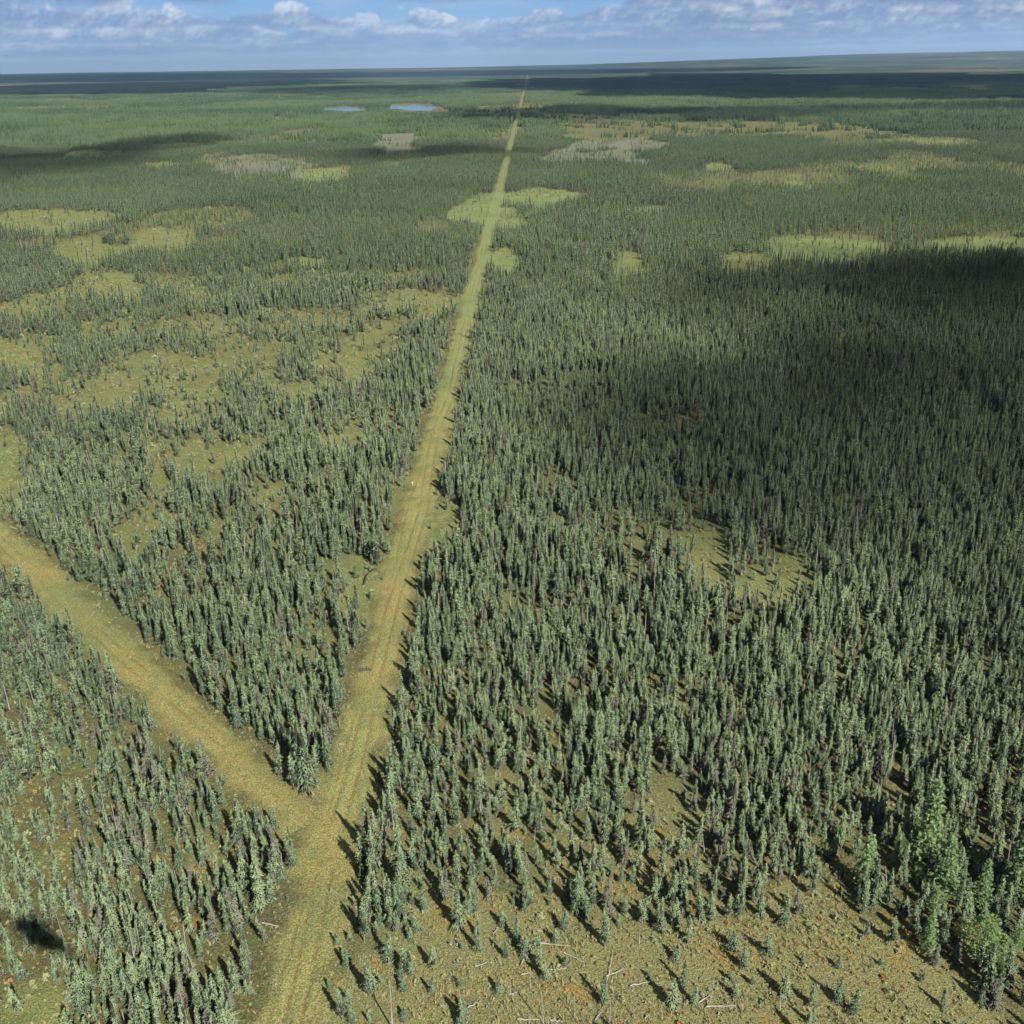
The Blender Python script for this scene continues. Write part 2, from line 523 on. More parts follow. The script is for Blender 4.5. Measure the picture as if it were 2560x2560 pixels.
def spruce_crown(geo, rng, R=0.085, levels=40, per=5, start=0.08, club=0.3, fat=1.0, mi=0, ragged=.35, wmax=.017, core=None, core_r=.5):
    """crown of a narrow black spruce, one unit tall: drooping fingered sprays in uneven whorls"""
    gap_phase = rng.random() * 10
    bend = (rng.normal() * .012, rng.normal() * .012)
    for i in range(levels):
        t = start + (1 - start) * ((i + rng.random() * .9) / levels) ** .93
        t = min(t, .995)
        prof = 0.09 + 0.91 * (1 - t) ** 0.75
        if t < .22:
            prof *= .5 + .5 * (t - start) / max(.22 - start, .02)
        prof *= 1 + club * math.exp(-((t - .86) / .07) ** 2)
        gap = .80 + .30 * math.sin(t * 21 + gap_phase) * (1 - t)
        n = max(4, int(per + per * prof))
        a0 = rng.random() * 6.28
        for k in range(n):
            if rng.random() < .14:
                continue
            a = a0 + 6.283 * k / n + rng.normal() * .35
            L = R * prof * gap * max(.35, 1 + rng.normal() * ragged)
            if t > .985:
                L = R * .12
            dx, dy = math.cos(a), math.sin(a)
            px, py = -dy, dx
            W = min(L * .5, wmax * (.7 + .6 * rng.random())) * fat
            drop = -L * (.25 + .45 * (1 - t) + .15 * rng.normal())
            x0, y0 = bend[0] * math.sin(t * 5), bend[1] * math.sin(t * 5)
            zz = t
            old = 0.0
            if t < .5 and rng.random() < (.5 - t) * 1.2:
                old = .5 + .5 * rng.random()
            tone = rng.random() * (.25 + .75 * t) if old == 0 else 0
            P = lambda f, sd, dz: (x0 + dx * L * f + px * sd, y0 + dy * L * f + py * sd, zz + drop * f + dz)
            s = [P(.05, 0, .004), P(.42, W * .8, -W * .5), P(.5, 0, W * .25), P(.42, -W * .8, -W * .5), P(1.0, 0, rng.normal() * .004),
                 P(.82, W * 1.25, -W * .4), P(.82, -W * 1.25, -W * .4)]
            geo.tri(s, [(0, 1, 2), (0, 2, 3), (1, 5, 2), (3, 2, 6), (2, 4, 1), (2, 3, 4)], old, tone, mi)
    # inner twigs as an added opaque core, dark for shade between the sprays
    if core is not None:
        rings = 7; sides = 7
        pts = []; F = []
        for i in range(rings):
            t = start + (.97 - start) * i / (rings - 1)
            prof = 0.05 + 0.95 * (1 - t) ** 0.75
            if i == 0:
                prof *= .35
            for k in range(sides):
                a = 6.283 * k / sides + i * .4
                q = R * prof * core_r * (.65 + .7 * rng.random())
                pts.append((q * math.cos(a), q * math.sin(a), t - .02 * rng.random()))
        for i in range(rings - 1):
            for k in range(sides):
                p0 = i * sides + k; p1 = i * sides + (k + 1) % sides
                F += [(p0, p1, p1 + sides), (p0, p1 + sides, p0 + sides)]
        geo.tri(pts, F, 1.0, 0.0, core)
    # the leader
    geo.tri([(-.006, 0, .97), (.006, 0, .97), (0, 0, 1.02)], [(0, 1, 2)], 0, .6, mi)
    geo.tri([(0, -.006, .97), (0, .006, .97), (0, 0, 1.02)], [(0, 1, 2)], 0, .6, mi)


def spruce_trunk(geo, rng, mi=0, r=.0095, sides=5):
    geo.tube([(0, 0, -.02), (0, 0, .3), (rng.normal() * .004, rng.normal() * .004, .65), (0, 0, .985)], [r, r * .8, r * .5, r * .12], sides, mi)


def layered_cone(geo, rng, x, y, h, r, layers=3, sides=5, mi=0, tone=None):
    """a small far spruce: ragged stacked skirts"""
    tn = rng.random() if tone is None else tone
    for i in range(layers):
        z0 = h * (.04 + .80 * i / layers); z1 = min(h, z0 + h * (1.15 / layers) + h * .12)
        if i == layers - 1:
            z1 = h
        rr = r * (1 - .78 * i / layers)
        a0 = rng.random() * 6.28
        pts = [(x, y, z1)]
        for k in range(sides):
            a = a0 + 6.283 * k / sides
            q = rr * (.7 + .6 * rng.random())
            pts.append((x + q * math.cos(a), y + q * math.sin(a), z0 - h * .05 * rng.random()))
        geo.tri(pts, [(0, 1 + k, 1 + (k + 1) % sides) for k in range(sides)], .12 * rng.random(), tn * (.4 + .6 * i / layers), mi)


# ------------------------------------------------------------------ sky dome: rows of heap clouds standing towards the horizon
def build_sky():
    az = np.radians(np.concatenate([np.arange(-180, -40, .6), np.arange(-40, 40, .055), np.arange(40, 180.01, .6)]))
    el = np.concatenate([[-.03, -.004], np.linspace(0, .078, 150), np.linspace(.08, .30, 40)])
    A, E = np.meshgrid(az, el)
    sh = A.shape
    a = A.ravel(); e = E.ravel()
    k = 1 / 1.68
    hor = np.array([.53, .70, .88]) * k; mid = np.array([.31, .52, .81]) * k; high = np.array([.17, .42, .80]) * k
    w1 = sstep(e, .0, .035)[:, None]; w2 = sstep(e, .03, .09)[:, None]
    C = (hor * (1 - w1) + mid * w1) * (1 - w2) + high * w2
    # faint high veil
    veil = sstep(fbm(a * 14, e * 160, 1.0, 4, 301), .42, .72)[:, None] * sstep(e, .008, .04)[:, None]
    C = C * (1 - .45 * veil) + np.array([.42, .56, .78]) * k * .45 * veil
    base_c = np.array([.20, .30, .52]) * k; top_c = np.array([.90, .93, .97]) * k; haze_c = np.array([.36, .55, .82]) * k
    d = 118.0
    row = 0
    while d > 6.0:
        u = a * d
        sd = 400 + row * 13
        eb = 1.45 / d * (1 + .10 * (fbm(u, u * 0 + row, 9, 2, sd + 5) - .5)); th = 1.15 / d
        h = (e - eb) / th
        near = (h > -.5) & (h < 1.6)
        if near.any():
            uu, hh = u[near], h[near]
            cover = fbm(uu, uu * 0 + row * 3.1, 15, 2, sd) * .55 + fbm(uu, uu * 0 + row * 1.7, 4.6, 3, sd + 2) * .45
            size = np.clip((cover - .37) / .24, 0, 1.15)
            hv = hh * 1.15
            bil = fbm(uu, hv * 1.3 + row, 1.35, 5, sd + 3)
            bil2 = fbm(uu + .07, hv * 1.3 + row - .10, 1.35, 5, sd + 3)
            top = sstep(size - hh + (bil - .5) * 1.15, .0, .16)
            bot = sstep(hh + (bil - .5) * .35, -.08, .10)
            al = top * bot * sstep(size, .03, .2)
            s_ = np.clip(.06 + .72 * hh / np.maximum(size, .25) + 3.2 * (bil - bil2) + 1.5 * (bil - .5), 0, 1)
            s_ = s_ ** 1.4
            col = base_c * (1 - s_[:, None]) + top_c * s_[:, None]
            f = 1 - math.exp(-(max(d - 18, 0) / 62.0) ** 1.15)
            col = col * (1 - f) + haze_c * f
            al = (al * (.92 - .35 * f))[:, None]
            C[near] = C[near] * (1 - al) + col * al
        d *= .865
        row += 1
    fade = sstep(e, .16, .29)
    R = 95000.0
    V = np.column_stack([R * np.cos(e) * np.sin(a), R * np.cos(e) * np.cos(a), R * np.sin(e) + CAM_H])
    nc = sh[1]
    q = (np.arange(sh[0] - 1)[:, None] * nc + np.arange(nc - 1)[None, :]).ravel()
    F = np.column_stack([q, q + 1, q + nc + 1, q + nc])
    mt, g = mat('sky_light')
    o_ = g.n('ShaderNodeOutputMaterial'); em = g.n('ShaderNodeEmission'); tr = g.n('ShaderNodeBsdfTransparent'); mx = g.n('ShaderNodeMixShader')
    ca = g.n('ShaderNodeAttribute', attribute_type='GEOMETRY', attribute_name='sky_colour')
    fa = g.n('ShaderNodeAttribute', attribute_type='GEOMETRY', attribute_name='fade')
    g.l(ca.outputs['Color'], em.inputs['Color']); g.l(fa.outputs['Fac'], mx.inputs[0])
    g.l(em.outputs[0], mx.inputs[1]); g.l(tr.outputs[0], mx.inputs[2]); g.l(mx.outputs[0], o_.inputs[0])
    mt.cycles.emission_sampling = 'NONE'
    me = mesh_from('sky', V, F, [mt], {'fade': fade}, smooth=True)
    at_ = me.attributes.new('sky_colour', 'FLOAT_VECTOR', 'POINT')
    at_.data.foreach_set('vector', C.astype(np.float32).ravel())
    add('sky', me, kind='structure')


build_sky()

# ------------------------------------------------------------------ ground
def build_ground():
    az = np.concatenate([np.linspace(-180, -40, 36, endpoint=False), np.linspace(-40, 40, 520, endpoint=False), np.linspace(40, 180, 36, endpoint=False)])
    rad = np.geomspace(22, 42000, 400)
    A, Rr = np.meshgrid(np.radians(az), rad)
    X = Rr * np.sin(A); Y = Rr * np.cos(A)
    x = X.ravel(); y = Y.ravel()
    keep, kinds, px, py, dep, bog = zone_fields(x, y)
    front = y > 20
    for k in kinds:
        kinds[k] = np.where(front, kinds[k], 0)
    r = np.hypot(x, y)
    d1, d2 = line_dist(x, y)
    z = hill(x, y)
    # keep the sheet a little under the cut lines, which are sheets of their own
    nc = len(az)
    V = np.column_stack([x, y, z])
    V = np.vstack([V, [[0, 0, 0]]])
    i = np.arange(len(rad) - 1)[:, None] * nc + np.arange(nc)[None, :]
    j = np.arange(len(rad) - 1)[:, None] * nc + (np.arange(nc)[None, :] + 1) % nc
    q = np.stack([i, j, j + nc, i + nc], -1).reshape(-1, 4)
    tri = np.vstack([q[:, [0, 2, 1]], q[:, [0, 3, 2]]])
    cidx = len(V) - 1
    k = np.arange(nc)
    tri = np.vstack([tri, np.column_stack([np.full(nc, cidx), (k + 1) % nc, k])])
    tri = tri[:, [0, 2, 1]]
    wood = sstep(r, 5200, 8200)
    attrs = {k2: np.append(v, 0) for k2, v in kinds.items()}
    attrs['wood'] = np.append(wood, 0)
    tri = tri[:, [0, 2, 1]]
    me = mesh_from('ground', V, tri, [M_GROUND], attrs, smooth=True)
    # faces up
    nrm = me.polygons[0].normal
    if nrm.z < 0:
        me.flip_normals()
    add('ground', me, kind='structure')


build_ground()


def strip_mesh(name, centre, normal, ts, half):
    """a worn line as a sheet with wheel ruts; centre(t) gives the axis, normal its side"""
    lat = np.linspace(-1, 1, 41)
    T = np.asarray(ts, float)
    c = np.array([centre(t) for t in T])
    wl = half * (1 + .9 * (fbm(T, T * 0 + 3.3, 15, 3, 91) - .5))
    wr = half * (1 + .9 * (fbm(T, T * 0 + 8.7, 15, 3, 92) - .5))
    sh = (fbm(T, T * 0 + 1.1, 45, 2, 93) - .5) * 2.6
    S = lat[None, :] * np.ones((len(T), 1))
    D = S * np.where(S < 0, wl[:, None], wr[:, None])
    x = (c[:, 0:1] + normal[0] * D).ravel(); y = (c[:, 1:2] + normal[1] * D).ravel()
    D = D.ravel(); S = S.ravel(); TT = np.repeat(T, len(lat)); SH = np.repeat(sh, len(lat))
    e = 1 - sstep(np.abs(S) + (fbm(x, y, 3.6, 4, 95) - .5) * 1.1, .30, .95)
    e = np.where(np.abs(S) > .97, 0, e) * (1 - .35 * sstep(TT, 500, 1400))
    ks = [np.exp(-((D - SH - .95) / .24) ** 2), np.exp(-((D - SH + .95) / .24) ** 2),
          .75 * np.exp(-((D + SH * .7 + 1.9) / .2) ** 2), .75 * np.exp(-((D + SH * .7 + 3.7) / .2) ** 2), .6 * np.exp(-((D - SH * .4 - 3.0) / .2) ** 2)]
    k = np.max(ks, axis=0) * (.35 + .65 * sstep(fbm(x, y, 12, 3, 97), .42, .60))
    lift = np.clip((TT - 1200) / 1500, 0, 2.2)
    z = hill(x, y) + .02 + .25 * (1 - sstep(np.abs(S), .6, .98)) - .19 * k * e + lift
    far = sstep(np.hypot(x, y) + (fbm(x, y, 25, 3, 98) - .5) * 160, 190, 480)
    nl = len(lat)
    q = (np.arange(len(T) - 1)[:, None] * nl + np.arange(nl - 1)[None, :]).ravel()
    F = np.vstack([np.column_stack([q, q + 1, q + nl + 1]), np.column_stack([q, q + nl + 1, q + nl])])
    keep, kinds, *_ = zone_fields(x, y)
    at_ = {'worn': e, 'rut': k, 'far_line': far}
    at_.update(kinds)
    me = mesh_from(name, np.column_stack([x, y, z]), F, [M_GROUND], at_, smooth=True)
    if me.polygons[0].normal.z < 0:
        me.flip_normals()
    return me


_ts = np.concatenate([np.arange(40, 420, 1.5), np.geomspace(420, 13500, 150)])
_mn = np.array([1, -0.0228]) / math.hypot(1, .0228)
me = strip_mesh('cut_line_path', lambda t: np.array([main_x(t), t]), _mn, _ts, 5.2)
add('cut_line_path', me, kind='structure', label='straight tan cut line with wheel ruts running to the horizon')
_t2 = np.arange(2.5, 330, 1.5)
me = strip_mesh('side_path', lambda t: L2A + L2D * t, L2N, _t2, 5.0)
for v in me.vertices:
    v.co.z += .012
add('side_path', me, kind='structure', label='grassy side cut line forking off the main line')

# ponds beyond the forest
for (x0, x1, y0, y1) in ((608, 690, 203, 210.5), (733, 832, 197.5, 209.5)):
    n = 40
    pts = []
    for k in range(n):
        a = 6.283 * k / n
        rr = 1 + .22 * math.sin(3 * a + x0) + .12 * math.sin(7 * a)
        gx, gy = at((x0 + x1) / 2 + (x1 - x0) / 2 * math.cos(a) * rr, (y0 + y1) / 2 + (y1 - y0) / 2 * math.sin(a) * min(rr, 1.1))
        pts.append((gx, gy, .6))
    cx = sum(p[0] for p in pts) / n; cy = sum(p[1] for p in pts) / n
    pts.append((cx, cy, .6))
    me = mesh_from('pond_water', pts, np.array([(n, k, (k + 1) % n) for k in range(n)]), [M_WATER])
    if me.polygons[0].normal.z < 0:
        me.flip_normals()
    add('pond_water', me, kind='structure')
POND_PX = [(596, 702, 200.5, 217), (720, 845, 194.5, 217)]

# ------------------------------------------------------------------ where the trees stand
rngN = np.random.default_rng(7)


def tint_field(x, y):
    """0 dark bluish green, 1 pale yellow green, in drifts"""
    return np.clip(.5 + 1.5 * (fbm(x, y, 70, 3, 12) - .5) + .9 * (fbm(x, y, 420, 2, 13) - .5), 0, 1)


def candidates(ymin, ymax, cell, margin):
    xs = []; ys = []
    y = ymin
    half = (TAN * 1.06 + margin)
    rows = np.arange(ymin, ymax, cell)
    for r0 in rows:
        w = half * (r0 * math.cos(PITCH) + CAM_H * math.sin(PITCH)) + 14
        xx = np.arange(-w, w, cell)
        xs.append(xx + rngN.random(len(xx)) * cell)
        ys.append(r0 + rngN.random(len(xx)) * cell)
    return np.concatenate(xs), np.concatenate(ys)


def place_trees(ymin, ymax, cell, margin, pmax):
    x, y = candidates(ymin, ymax, cell, margin)
    keep, kinds, px, py, dep, bog = zone_fields(x, y)
    d1, d2 = line_dist(x, y)
    jit = (fbm(x, y, 7, 2, 55) - .5) * 5.0
    edge = np.minimum(d1, d2) + jit
    far = sstep(y, 500, 900)
    sap = (np.minimum(d1, d2) > 3.2) & (edge < 5.0) & (y < 420)
    keep = np.maximum(keep * sstep(edge, 4.5, 5.4), np.where(sap, .13, 0))
    clump = fbm(x, y, 11, 3, 21)
    clump2 = fbm(x, y, 60, 3, 22)
    p = pmax * np.clip(.36 + 1.7 * (clump - .30), .08, 1) * np.clip(.50 + 1.6 * (clump2 - .24), .25, 1)
    p = np.where((x > main_x(y) + 6) & (y < 420), np.minimum(1.0, p * 1.3), p)
    p = np.where(bog, pmax * .8, p)
    p = p * (1 - .72 * sstep(y, 430, 620)) if ymax < 700 else p * (.3 + .7 * sstep(y, 540, 680))
    sel = rngN.random(len(x)) < p * keep
    x, y, keep, bog, px, py = x[sel], y[sel], keep[sel], bog[sel], px[sel], py[sel]
    local = 3.8 + 3.8 * (fbm(x, y, 95, 3, 61))
    h = local * np.clip(rngN.normal(.84, .30, len(x)), .28, 1.45)
    h = np.where(bog, rngN.uniform(1.2, 4.2, len(x)), h)
    h = np.where(sap[sel], rngN.uniform(.7, 2.4, len(x)), h)
    thin = keep < .5
    h = np.where(thin & ~bog & ~sap[sel], h * rngN.uniform(.35, .9, len(x)), h)
    return x, y, h, bog, px, py


MANUAL = []   # spruces one can pick out: base x, base y, tip y (2560 scale)
for line in '''912 2334 2258;892 2314 2291;877 2355 2324;865 2417 2370;977 2401 2332;991 2330 2277;1012 2328 2283;1039 2330 2285
979 2322 2272;1028 2351 2314;927 2490 2386;924 2488 2398;1030 2442 2380;1014 2436 2366;1003 2438 2411;1086 2421 2363
1079 2486 2448;857 2552 2467;881 2556 2513;872 2520 2471;923 2556 2531;1148 2467 2440;951 2463 2434;904 2471 2452
1256 2316 2275;1313 2392 2335;1349 2417 2334;1389 2357 2320;1414 2332 2277;1512 2368 2264;1546 2312 2281;1507 2513 2442
925 2140 1995;945 2165 2020;935 2220 2060;960 2170 2025;950 2290 2180;925 2300 2195;975 2305 2188;1000 2215 2045;1010 2225 2110
1092 2121 2070;1042 2109 2065;1058 2105 2061;1115 2142 2088;1102 2219 2144;1178 2229 2173;1201 2100 2065;1232 2113 2078
1058 2277 2219;1046 2215 2196;1151 2250 2212;1298 2198 2100;1386 2150 2090;1391 2169 2126;1360 2105 2059;1428 2146 2065
1448 2170 2103;1470 2105 2035;1512 2115 1966;1600 2095 1970;1604 2118 2026;1594 2180 2103;1502 2170 2105;1453 2242 2167
1484 2230 2186;1553 2206 2159;1583 2206 2167;1634 2250 2175;1362 2190 2155;1377 2265 2240;1303 2262 2231;1325 2265 2223
1283 2262 2238;1676 2512 2442;1147 2320 2214;1744 2317 2219;1776 2303 2233;1720 2354 2293;1830 2373 2326;2165 2340 2303
2228 2363 2293;2096 2419 2391;2454 2508 2466;1839 2494 2456;1711 2470 2405;1737 2512 2470;2391 2405 2354;2502 2317 2252
1315 2284 2225;1655 2180 2090;1690 2240 2150;1560 2290 2235;1605 2310 2250;1650 2330 2262;1690 2400 2360;2140 2140 2060
1205 2180 2130;1240 2215 2172;1900 2290 2225;1960 2310 2240;2030 2240 2170;1850 2200 2130;1935 2180 2095;2010 2150 2080
700 1945 1850;735 1975 1880;752 1960 1790;770 1978 1820;745 1930 1770;760 1945 1800;785 1968 1870;690 2080 2010;652 2090 2010;660 2140 2060;668 2170 2090;640 2190 2100'''.replace('\n', ';').split(';'):
    bx, by, ty = (float(v) for v in line.split())
    gx, gy = at2(bx, by)
    MANUAL.append((gx, gy, height_from_tip(gx, gy, ty), bx, by))
man_xy = np.array([(a[0], a[1]) for a in MANUAL])

# near and middle forest, tree by tree
NX, NY, NH, NB, NPX, NPY = place_trees(52, 620, 1.38, .10, 1.0)
dm = np.full(len(NX), 99.0)
near = NY < 180
dm[near] = np.sqrt(((NX[near, None] - man_xy[None, :, 0]) ** 2 + (NY[near, None] - man_xy[None, :, 1]) ** 2).min(1))
ok = dm > np.where(NB, 1.9, 1.1)
NX, NY, NH, NB, NPX, NPY = (a[ok] for a in (NX, NY, NH, NB, NPX, NPY))
NT_ = np.clip(tint_field(NX, NY) * .55 + rngN.random(len(NX)) * .75 - .2, 0, .9)
NT_ = np.where(rngN.random(len(NX)) < .03 + .16 * sstep(fbm(NX, NY, 25, 2, 140), .58, .70), 1.0, NT_)
MX, MY, MH, MB, MPX, MPY = place_trees(540, 1500, 2.15, .06, 1.5)
MT_ = np.clip(tint_field(MX, MY) * .8 + rngN.random(len(MX)) * .5 - .15, 0, .9)
MT_ = np.where(rngN.random(len(MX)) < .03 + .3 * sstep(fbm(MX, MY * .5, 60, 2, 141), .58, .70), 1.0, MT_)

# ------------------------------------------------------------------ prototypes
rng = np.random.default_rng(11)
CROWN_M = []; TRUNK_M = []; PROTO = []
N_VAR = 10
for v in range(N_VAR):
    par = dict(R=[.098, .108, .092, .118, .10, .088, .112, .098, .125, .095][v], levels=[38, 35, 40, 36, 42, 32, 38, 31, 36, 42][v], per=[4.5, 4.5, 4, 5, 4.5, 4, 4.5, 4.2, 5, 4.2][v], ragged=.42,
               start=[.08, .12, .16, .05, .1, .22, .07, .18, .04, .13][v], club=[.25, .45, .2, .15, .5, .6, .1, .35, .1, .3][v], fat=1.1)
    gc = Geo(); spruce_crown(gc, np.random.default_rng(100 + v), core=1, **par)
    CROWN_M.append(gc.mesh('spruce_crown', [M_SPRUCE, M_SHADE_CORE]))
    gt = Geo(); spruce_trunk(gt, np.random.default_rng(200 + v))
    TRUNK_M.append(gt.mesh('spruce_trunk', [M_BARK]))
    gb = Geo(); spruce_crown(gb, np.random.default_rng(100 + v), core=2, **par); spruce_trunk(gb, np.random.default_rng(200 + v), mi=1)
    PROTO.append(bpy.data.objects.new('spruce_source', gb.mesh('spruce_source', [M_SPRUCE, M_BARK, M_SHADE_CORE])))
for v in range(4):      # lighter ones for the middle distance
    gb = Geo(); spruce_crown(gb, np.random.default_rng(300 + v), R=[.09, .1, .085, .11][v], levels=18, per=3.0, start=.06, club=.25, fat=1.0, ragged=.45, wmax=.032, core=1, core_r=.34)
    PROTO.append(bpy.data.objects.new('spruce_source', gb.mesh('spruce_source', [M_MID, M_SHADE_CORE])))
for v in range(4):
    gb = Geo(); r_ = np.random.default_rng(400 + v)
    layered_cone(gb, r_, 0, 0, 1, [.12, .14, .11, .15][v], 5, 6, 0)
    PROTO.append(bpy.data.objects.new('spruce_source', gb.mesh('spruce_source', [M_FAR])))
# standing dead poles
def snag_geo(seed, live=False):
    r_ = np.random.default_rng(seed); gg = Geo()
    lean = r_.normal(0, .03, 2)
    gg.tube([(0, 0, -.02), (lean[0] * .5, lean[1] * .5, .5), (lean[0], lean[1], 1.0)], [.011, .008, .003], 5, 0)
    for k in range(26):
        t = .25 + .72 * r_.random(); a = r_.random() * 6.28; L = (.012 + .05 * (1 - t)) * (.4 + r_.random())
        p = np.array([lean[0] * t, lean[1] * t, t])
        gg.tube([p, p + np.array([math.cos(a) * L, math.sin(a) * L, -.012 * r_.random()])], [.0022, .0008], 3, 0)
    return gg
SNAG_M = [snag_geo(500 + v).mesh('snag_trunk', [M_DEAD]) for v in range(3)]
SNAG0 = len(PROTO)
for v in range(3):
    PROTO.append(bpy.data.objects.new('snag_source', snag_geo(500 + v).mesh('snag_source', [M_DEAD])))


def instancer(name, x, y, z, rot, scl, vid, tint, protos, **props):
    me = bpy.data.meshes.new(name)
    n = len(x)
    me.vertices.add(n)
    me.vertices.foreach_set('co', np.column_stack([x, y, z]).astype(np.float32).ravel())
    a = me.attributes.new('rot', 'FLOAT_VECTOR', 'POINT'); a.data.foreach_set('vector', rot.astype(np.float32).ravel())
    a = me.attributes.new('scl', 'FLOAT_VECTOR', 'POINT'); a.data.foreach_set('vector', scl.astype(np.float32).ravel())
    a = me.attributes.new('vid', 'INT', 'POINT'); a.data.foreach_set('value', vid.astype(np.int32))
    a = me.attributes.new('tint', 'FLOAT', 'POINT'); a.data.foreach_set('value', tint.astype(np.float32))
    o = add(name, me, **props)
    ng = bpy.data.node_groups.new(name + '_nodes', 'GeometryNodeTree')
    ng.interface.new_socket('Geometry', in_out='INPUT', socket_type='NodeSocketGeometry')
    ng.interface.new_socket('Geometry', in_out='OUTPUT', socket_type='NodeSocketGeometry')
    N = ng.nodes; L = ng.links
    gi = N.new('NodeGroupInput'); go = N.new('NodeGroupOutput')
    iop = N.new('GeometryNodeInstanceOnPoints')
    iop.inputs['Pick Instance'].default_value = True
    join = N.new('GeometryNodeJoinGeometry')
    for p in reversed(protos):
        oi = N.new('GeometryNodeObjectInfo')
        oi.inputs['Object'].default_value = p
        oi.inputs['As Instance'].default_value = False
        g2i = N.new('GeometryNodeGeometryToInstance')
        L.new(oi.outputs['Geometry'], g2i.inputs[0])
        L.new(g2i.outputs[0], join.inputs[0])
    def na(nm, typ):
        nd = N.new('GeometryNodeInputNamedAttribute'); nd.data_type = typ
        nd.inputs['Name'].default_value = nm
        return nd.outputs['Attribute']
    e2r = N.new('FunctionNodeEulerToRotation')
    L.new(na('rot', 'FLOAT_VECTOR'), e2r.inputs[0])
    L.new(gi.outputs[0], iop.inputs['Points'])
    L.new(join.outputs[0], iop.inputs['Instance'])
    L.new(na('vid', 'INT'), iop.inputs['Instance Index'])
    L.new(e2r.outputs[0], iop.inputs['Rotation'])
    L.new(na('scl', 'FLOAT_VECTOR'), iop.inputs['Scale'])
    L.new(iop.outputs[0], go.inputs[0])
    md = o.modifiers.new('scatter', 'NODES'); md.node_group = ng
    return o


def rots(n, lean):
    return np.column_stack([rngN.normal(0, lean, n), rngN.normal(0, lean, n), rngN.random(n) * 6.283])


# pick the spruces that show largest as trees of their own
size = NH / np.sqrt(NX ** 2 + NY ** 2 + CAM_H ** 2)
tipx, tipy, _ = proj(NX, NY, NH)
seen = (NPX > 4) & (NPX < 1928) & (tipy < 1925) & (NPY > 0)
N_SOLO = 300 - len(MANUAL)
order = np.argsort(-np.where(seen, size, 0))[:N_SOLO]
solo = np.zeros(len(NX), bool); solo[order] = True

ORD = ['first', 'second', 'third', 'fourth', 'fifth', 'sixth', 'seventh', 'eighth', 'ninth', 'tenth', 'eleventh', 'twelfth', 'thirteenth', 'fourteenth',
       'fifteenth', 'sixteenth', 'seventeenth', 'eighteenth', 'nineteenth', 'twentieth', 'twentyfirst', 'twentysecond', 'twentythird', 'twentyfourth']


def single_tree(x, y, h, tint, seed, label, group):
    r_ = random.Random(seed)
    v = r_.randrange(N_VAR)
    root = bpy.data.objects.new('spruce_tree', None)
    COL.objects.link(root)
    root.empty_display_size = .3
    root.location = (x, y, 0)
    root.rotation_euler = (r_.gauss(0, .035), r_.gauss(0, .035), r_.random() * 6.283)
    w = h * r_.uniform(1.12, 1.55) * (1.9 if h < 3 else 1.5 if h < 4.5 else 1.15 if h < 7.5 else .85)
    root['label'] = label; root['category'] = 'tree'; root['group'] = group
    for nm, me in (('trunk', TRUNK_M[v]), ('crown', CROWN_M[v])):
        o = bpy.data.objects.new(nm, me)
        COL.objects.link(o)
        o.parent = root
        o.scale = (w, w, h)
        if nm == 'crown':
            o['tint'] = float(tint)
    return root


# rows of the bog, so that each spruce there can be named by counting from the cut line
rows = [(2470, 9999, 'nearest' + ' row of trees on the open bog'), (2400, 2470, 'second' + ' row of trees on the open bog'), (2340, 2400, 'third' + ' row of trees on the open bog'),
        (2290, 2340, 'fourth' + ' row of trees on the open bog'), (2230, 2290, 'fifth' + ' row of trees on the open bog'), (2160, 2230, 'sixth' + ' row of trees on the open bog'),
        (0, 2160, 'back' + ' row of trees on the open bog')]
man_label = {}
for lo, hi, nm in rows:
    idx = [i for i, t in enumerate(MANUAL) if lo <= t[4] < hi and t[3] > 800]
    idx.sort(key=lambda i: MANUAL[i][3])
    for k, i in enumerate(idx):
        hgt = MANUAL[i][2]
        sz = 'tiny' if hgt < 1.8 else 'small' if hgt < 3.2 else 'mid-sized' if hgt < 5.5 else 'tall'
        kth = ORD[k] if k < len(ORD) else 'last'
        man_label[i] = f'{sz} spruce, {kth} from the cut line, {nm}'
idx = [i for i, t in enumerate(MANUAL) if t[3] <= 800]
idx.sort(key=lambda i: MANUAL[i][3])
for k, i in enumerate(idx):
    where = 'at the point of the wedge' if MANUAL[i][4] < 2000 else 'on the stand edge just below the fork'
    man_label[i] = f'{ORD[k]} spruce from the side line {where}'
for i, (gx, gy, hh, bx, by) in enumerate(MANUAL):
    tn = float(np.clip(tint_field(np.array([gx]), np.array([gy]))[0] * .5 + random.Random(i).random() * .5, 0, .9))
    single_tree(gx, gy, hh, tn, 1000 + i, man_label[i], 'spruces picked out around the bog and the fork')


def stand_of(x, y):
    """which stand a tree belongs to and its distance from the line that borders it"""
    d1, d2 = (float(v[0]) for v in line_dist(np.array([x]), np.array([y])))
    if x > main_x(y):
        if y < 100 and x > 15:
            return 'of trees beside the larches', 'spruces beside the bog', d1
        return 'of the stand behind the bog', 'spruces behind the bog', d1
    t = (x - L2A[0]) * L2N[0] + (y - L2A[1]) * L2N[1]
    if y > 112 and t < 0:
        return 'of the wedge between the lines', 'spruces of the wedge', d1
    return 'of the stand below the side line', 'spruces of the corner stand', d1


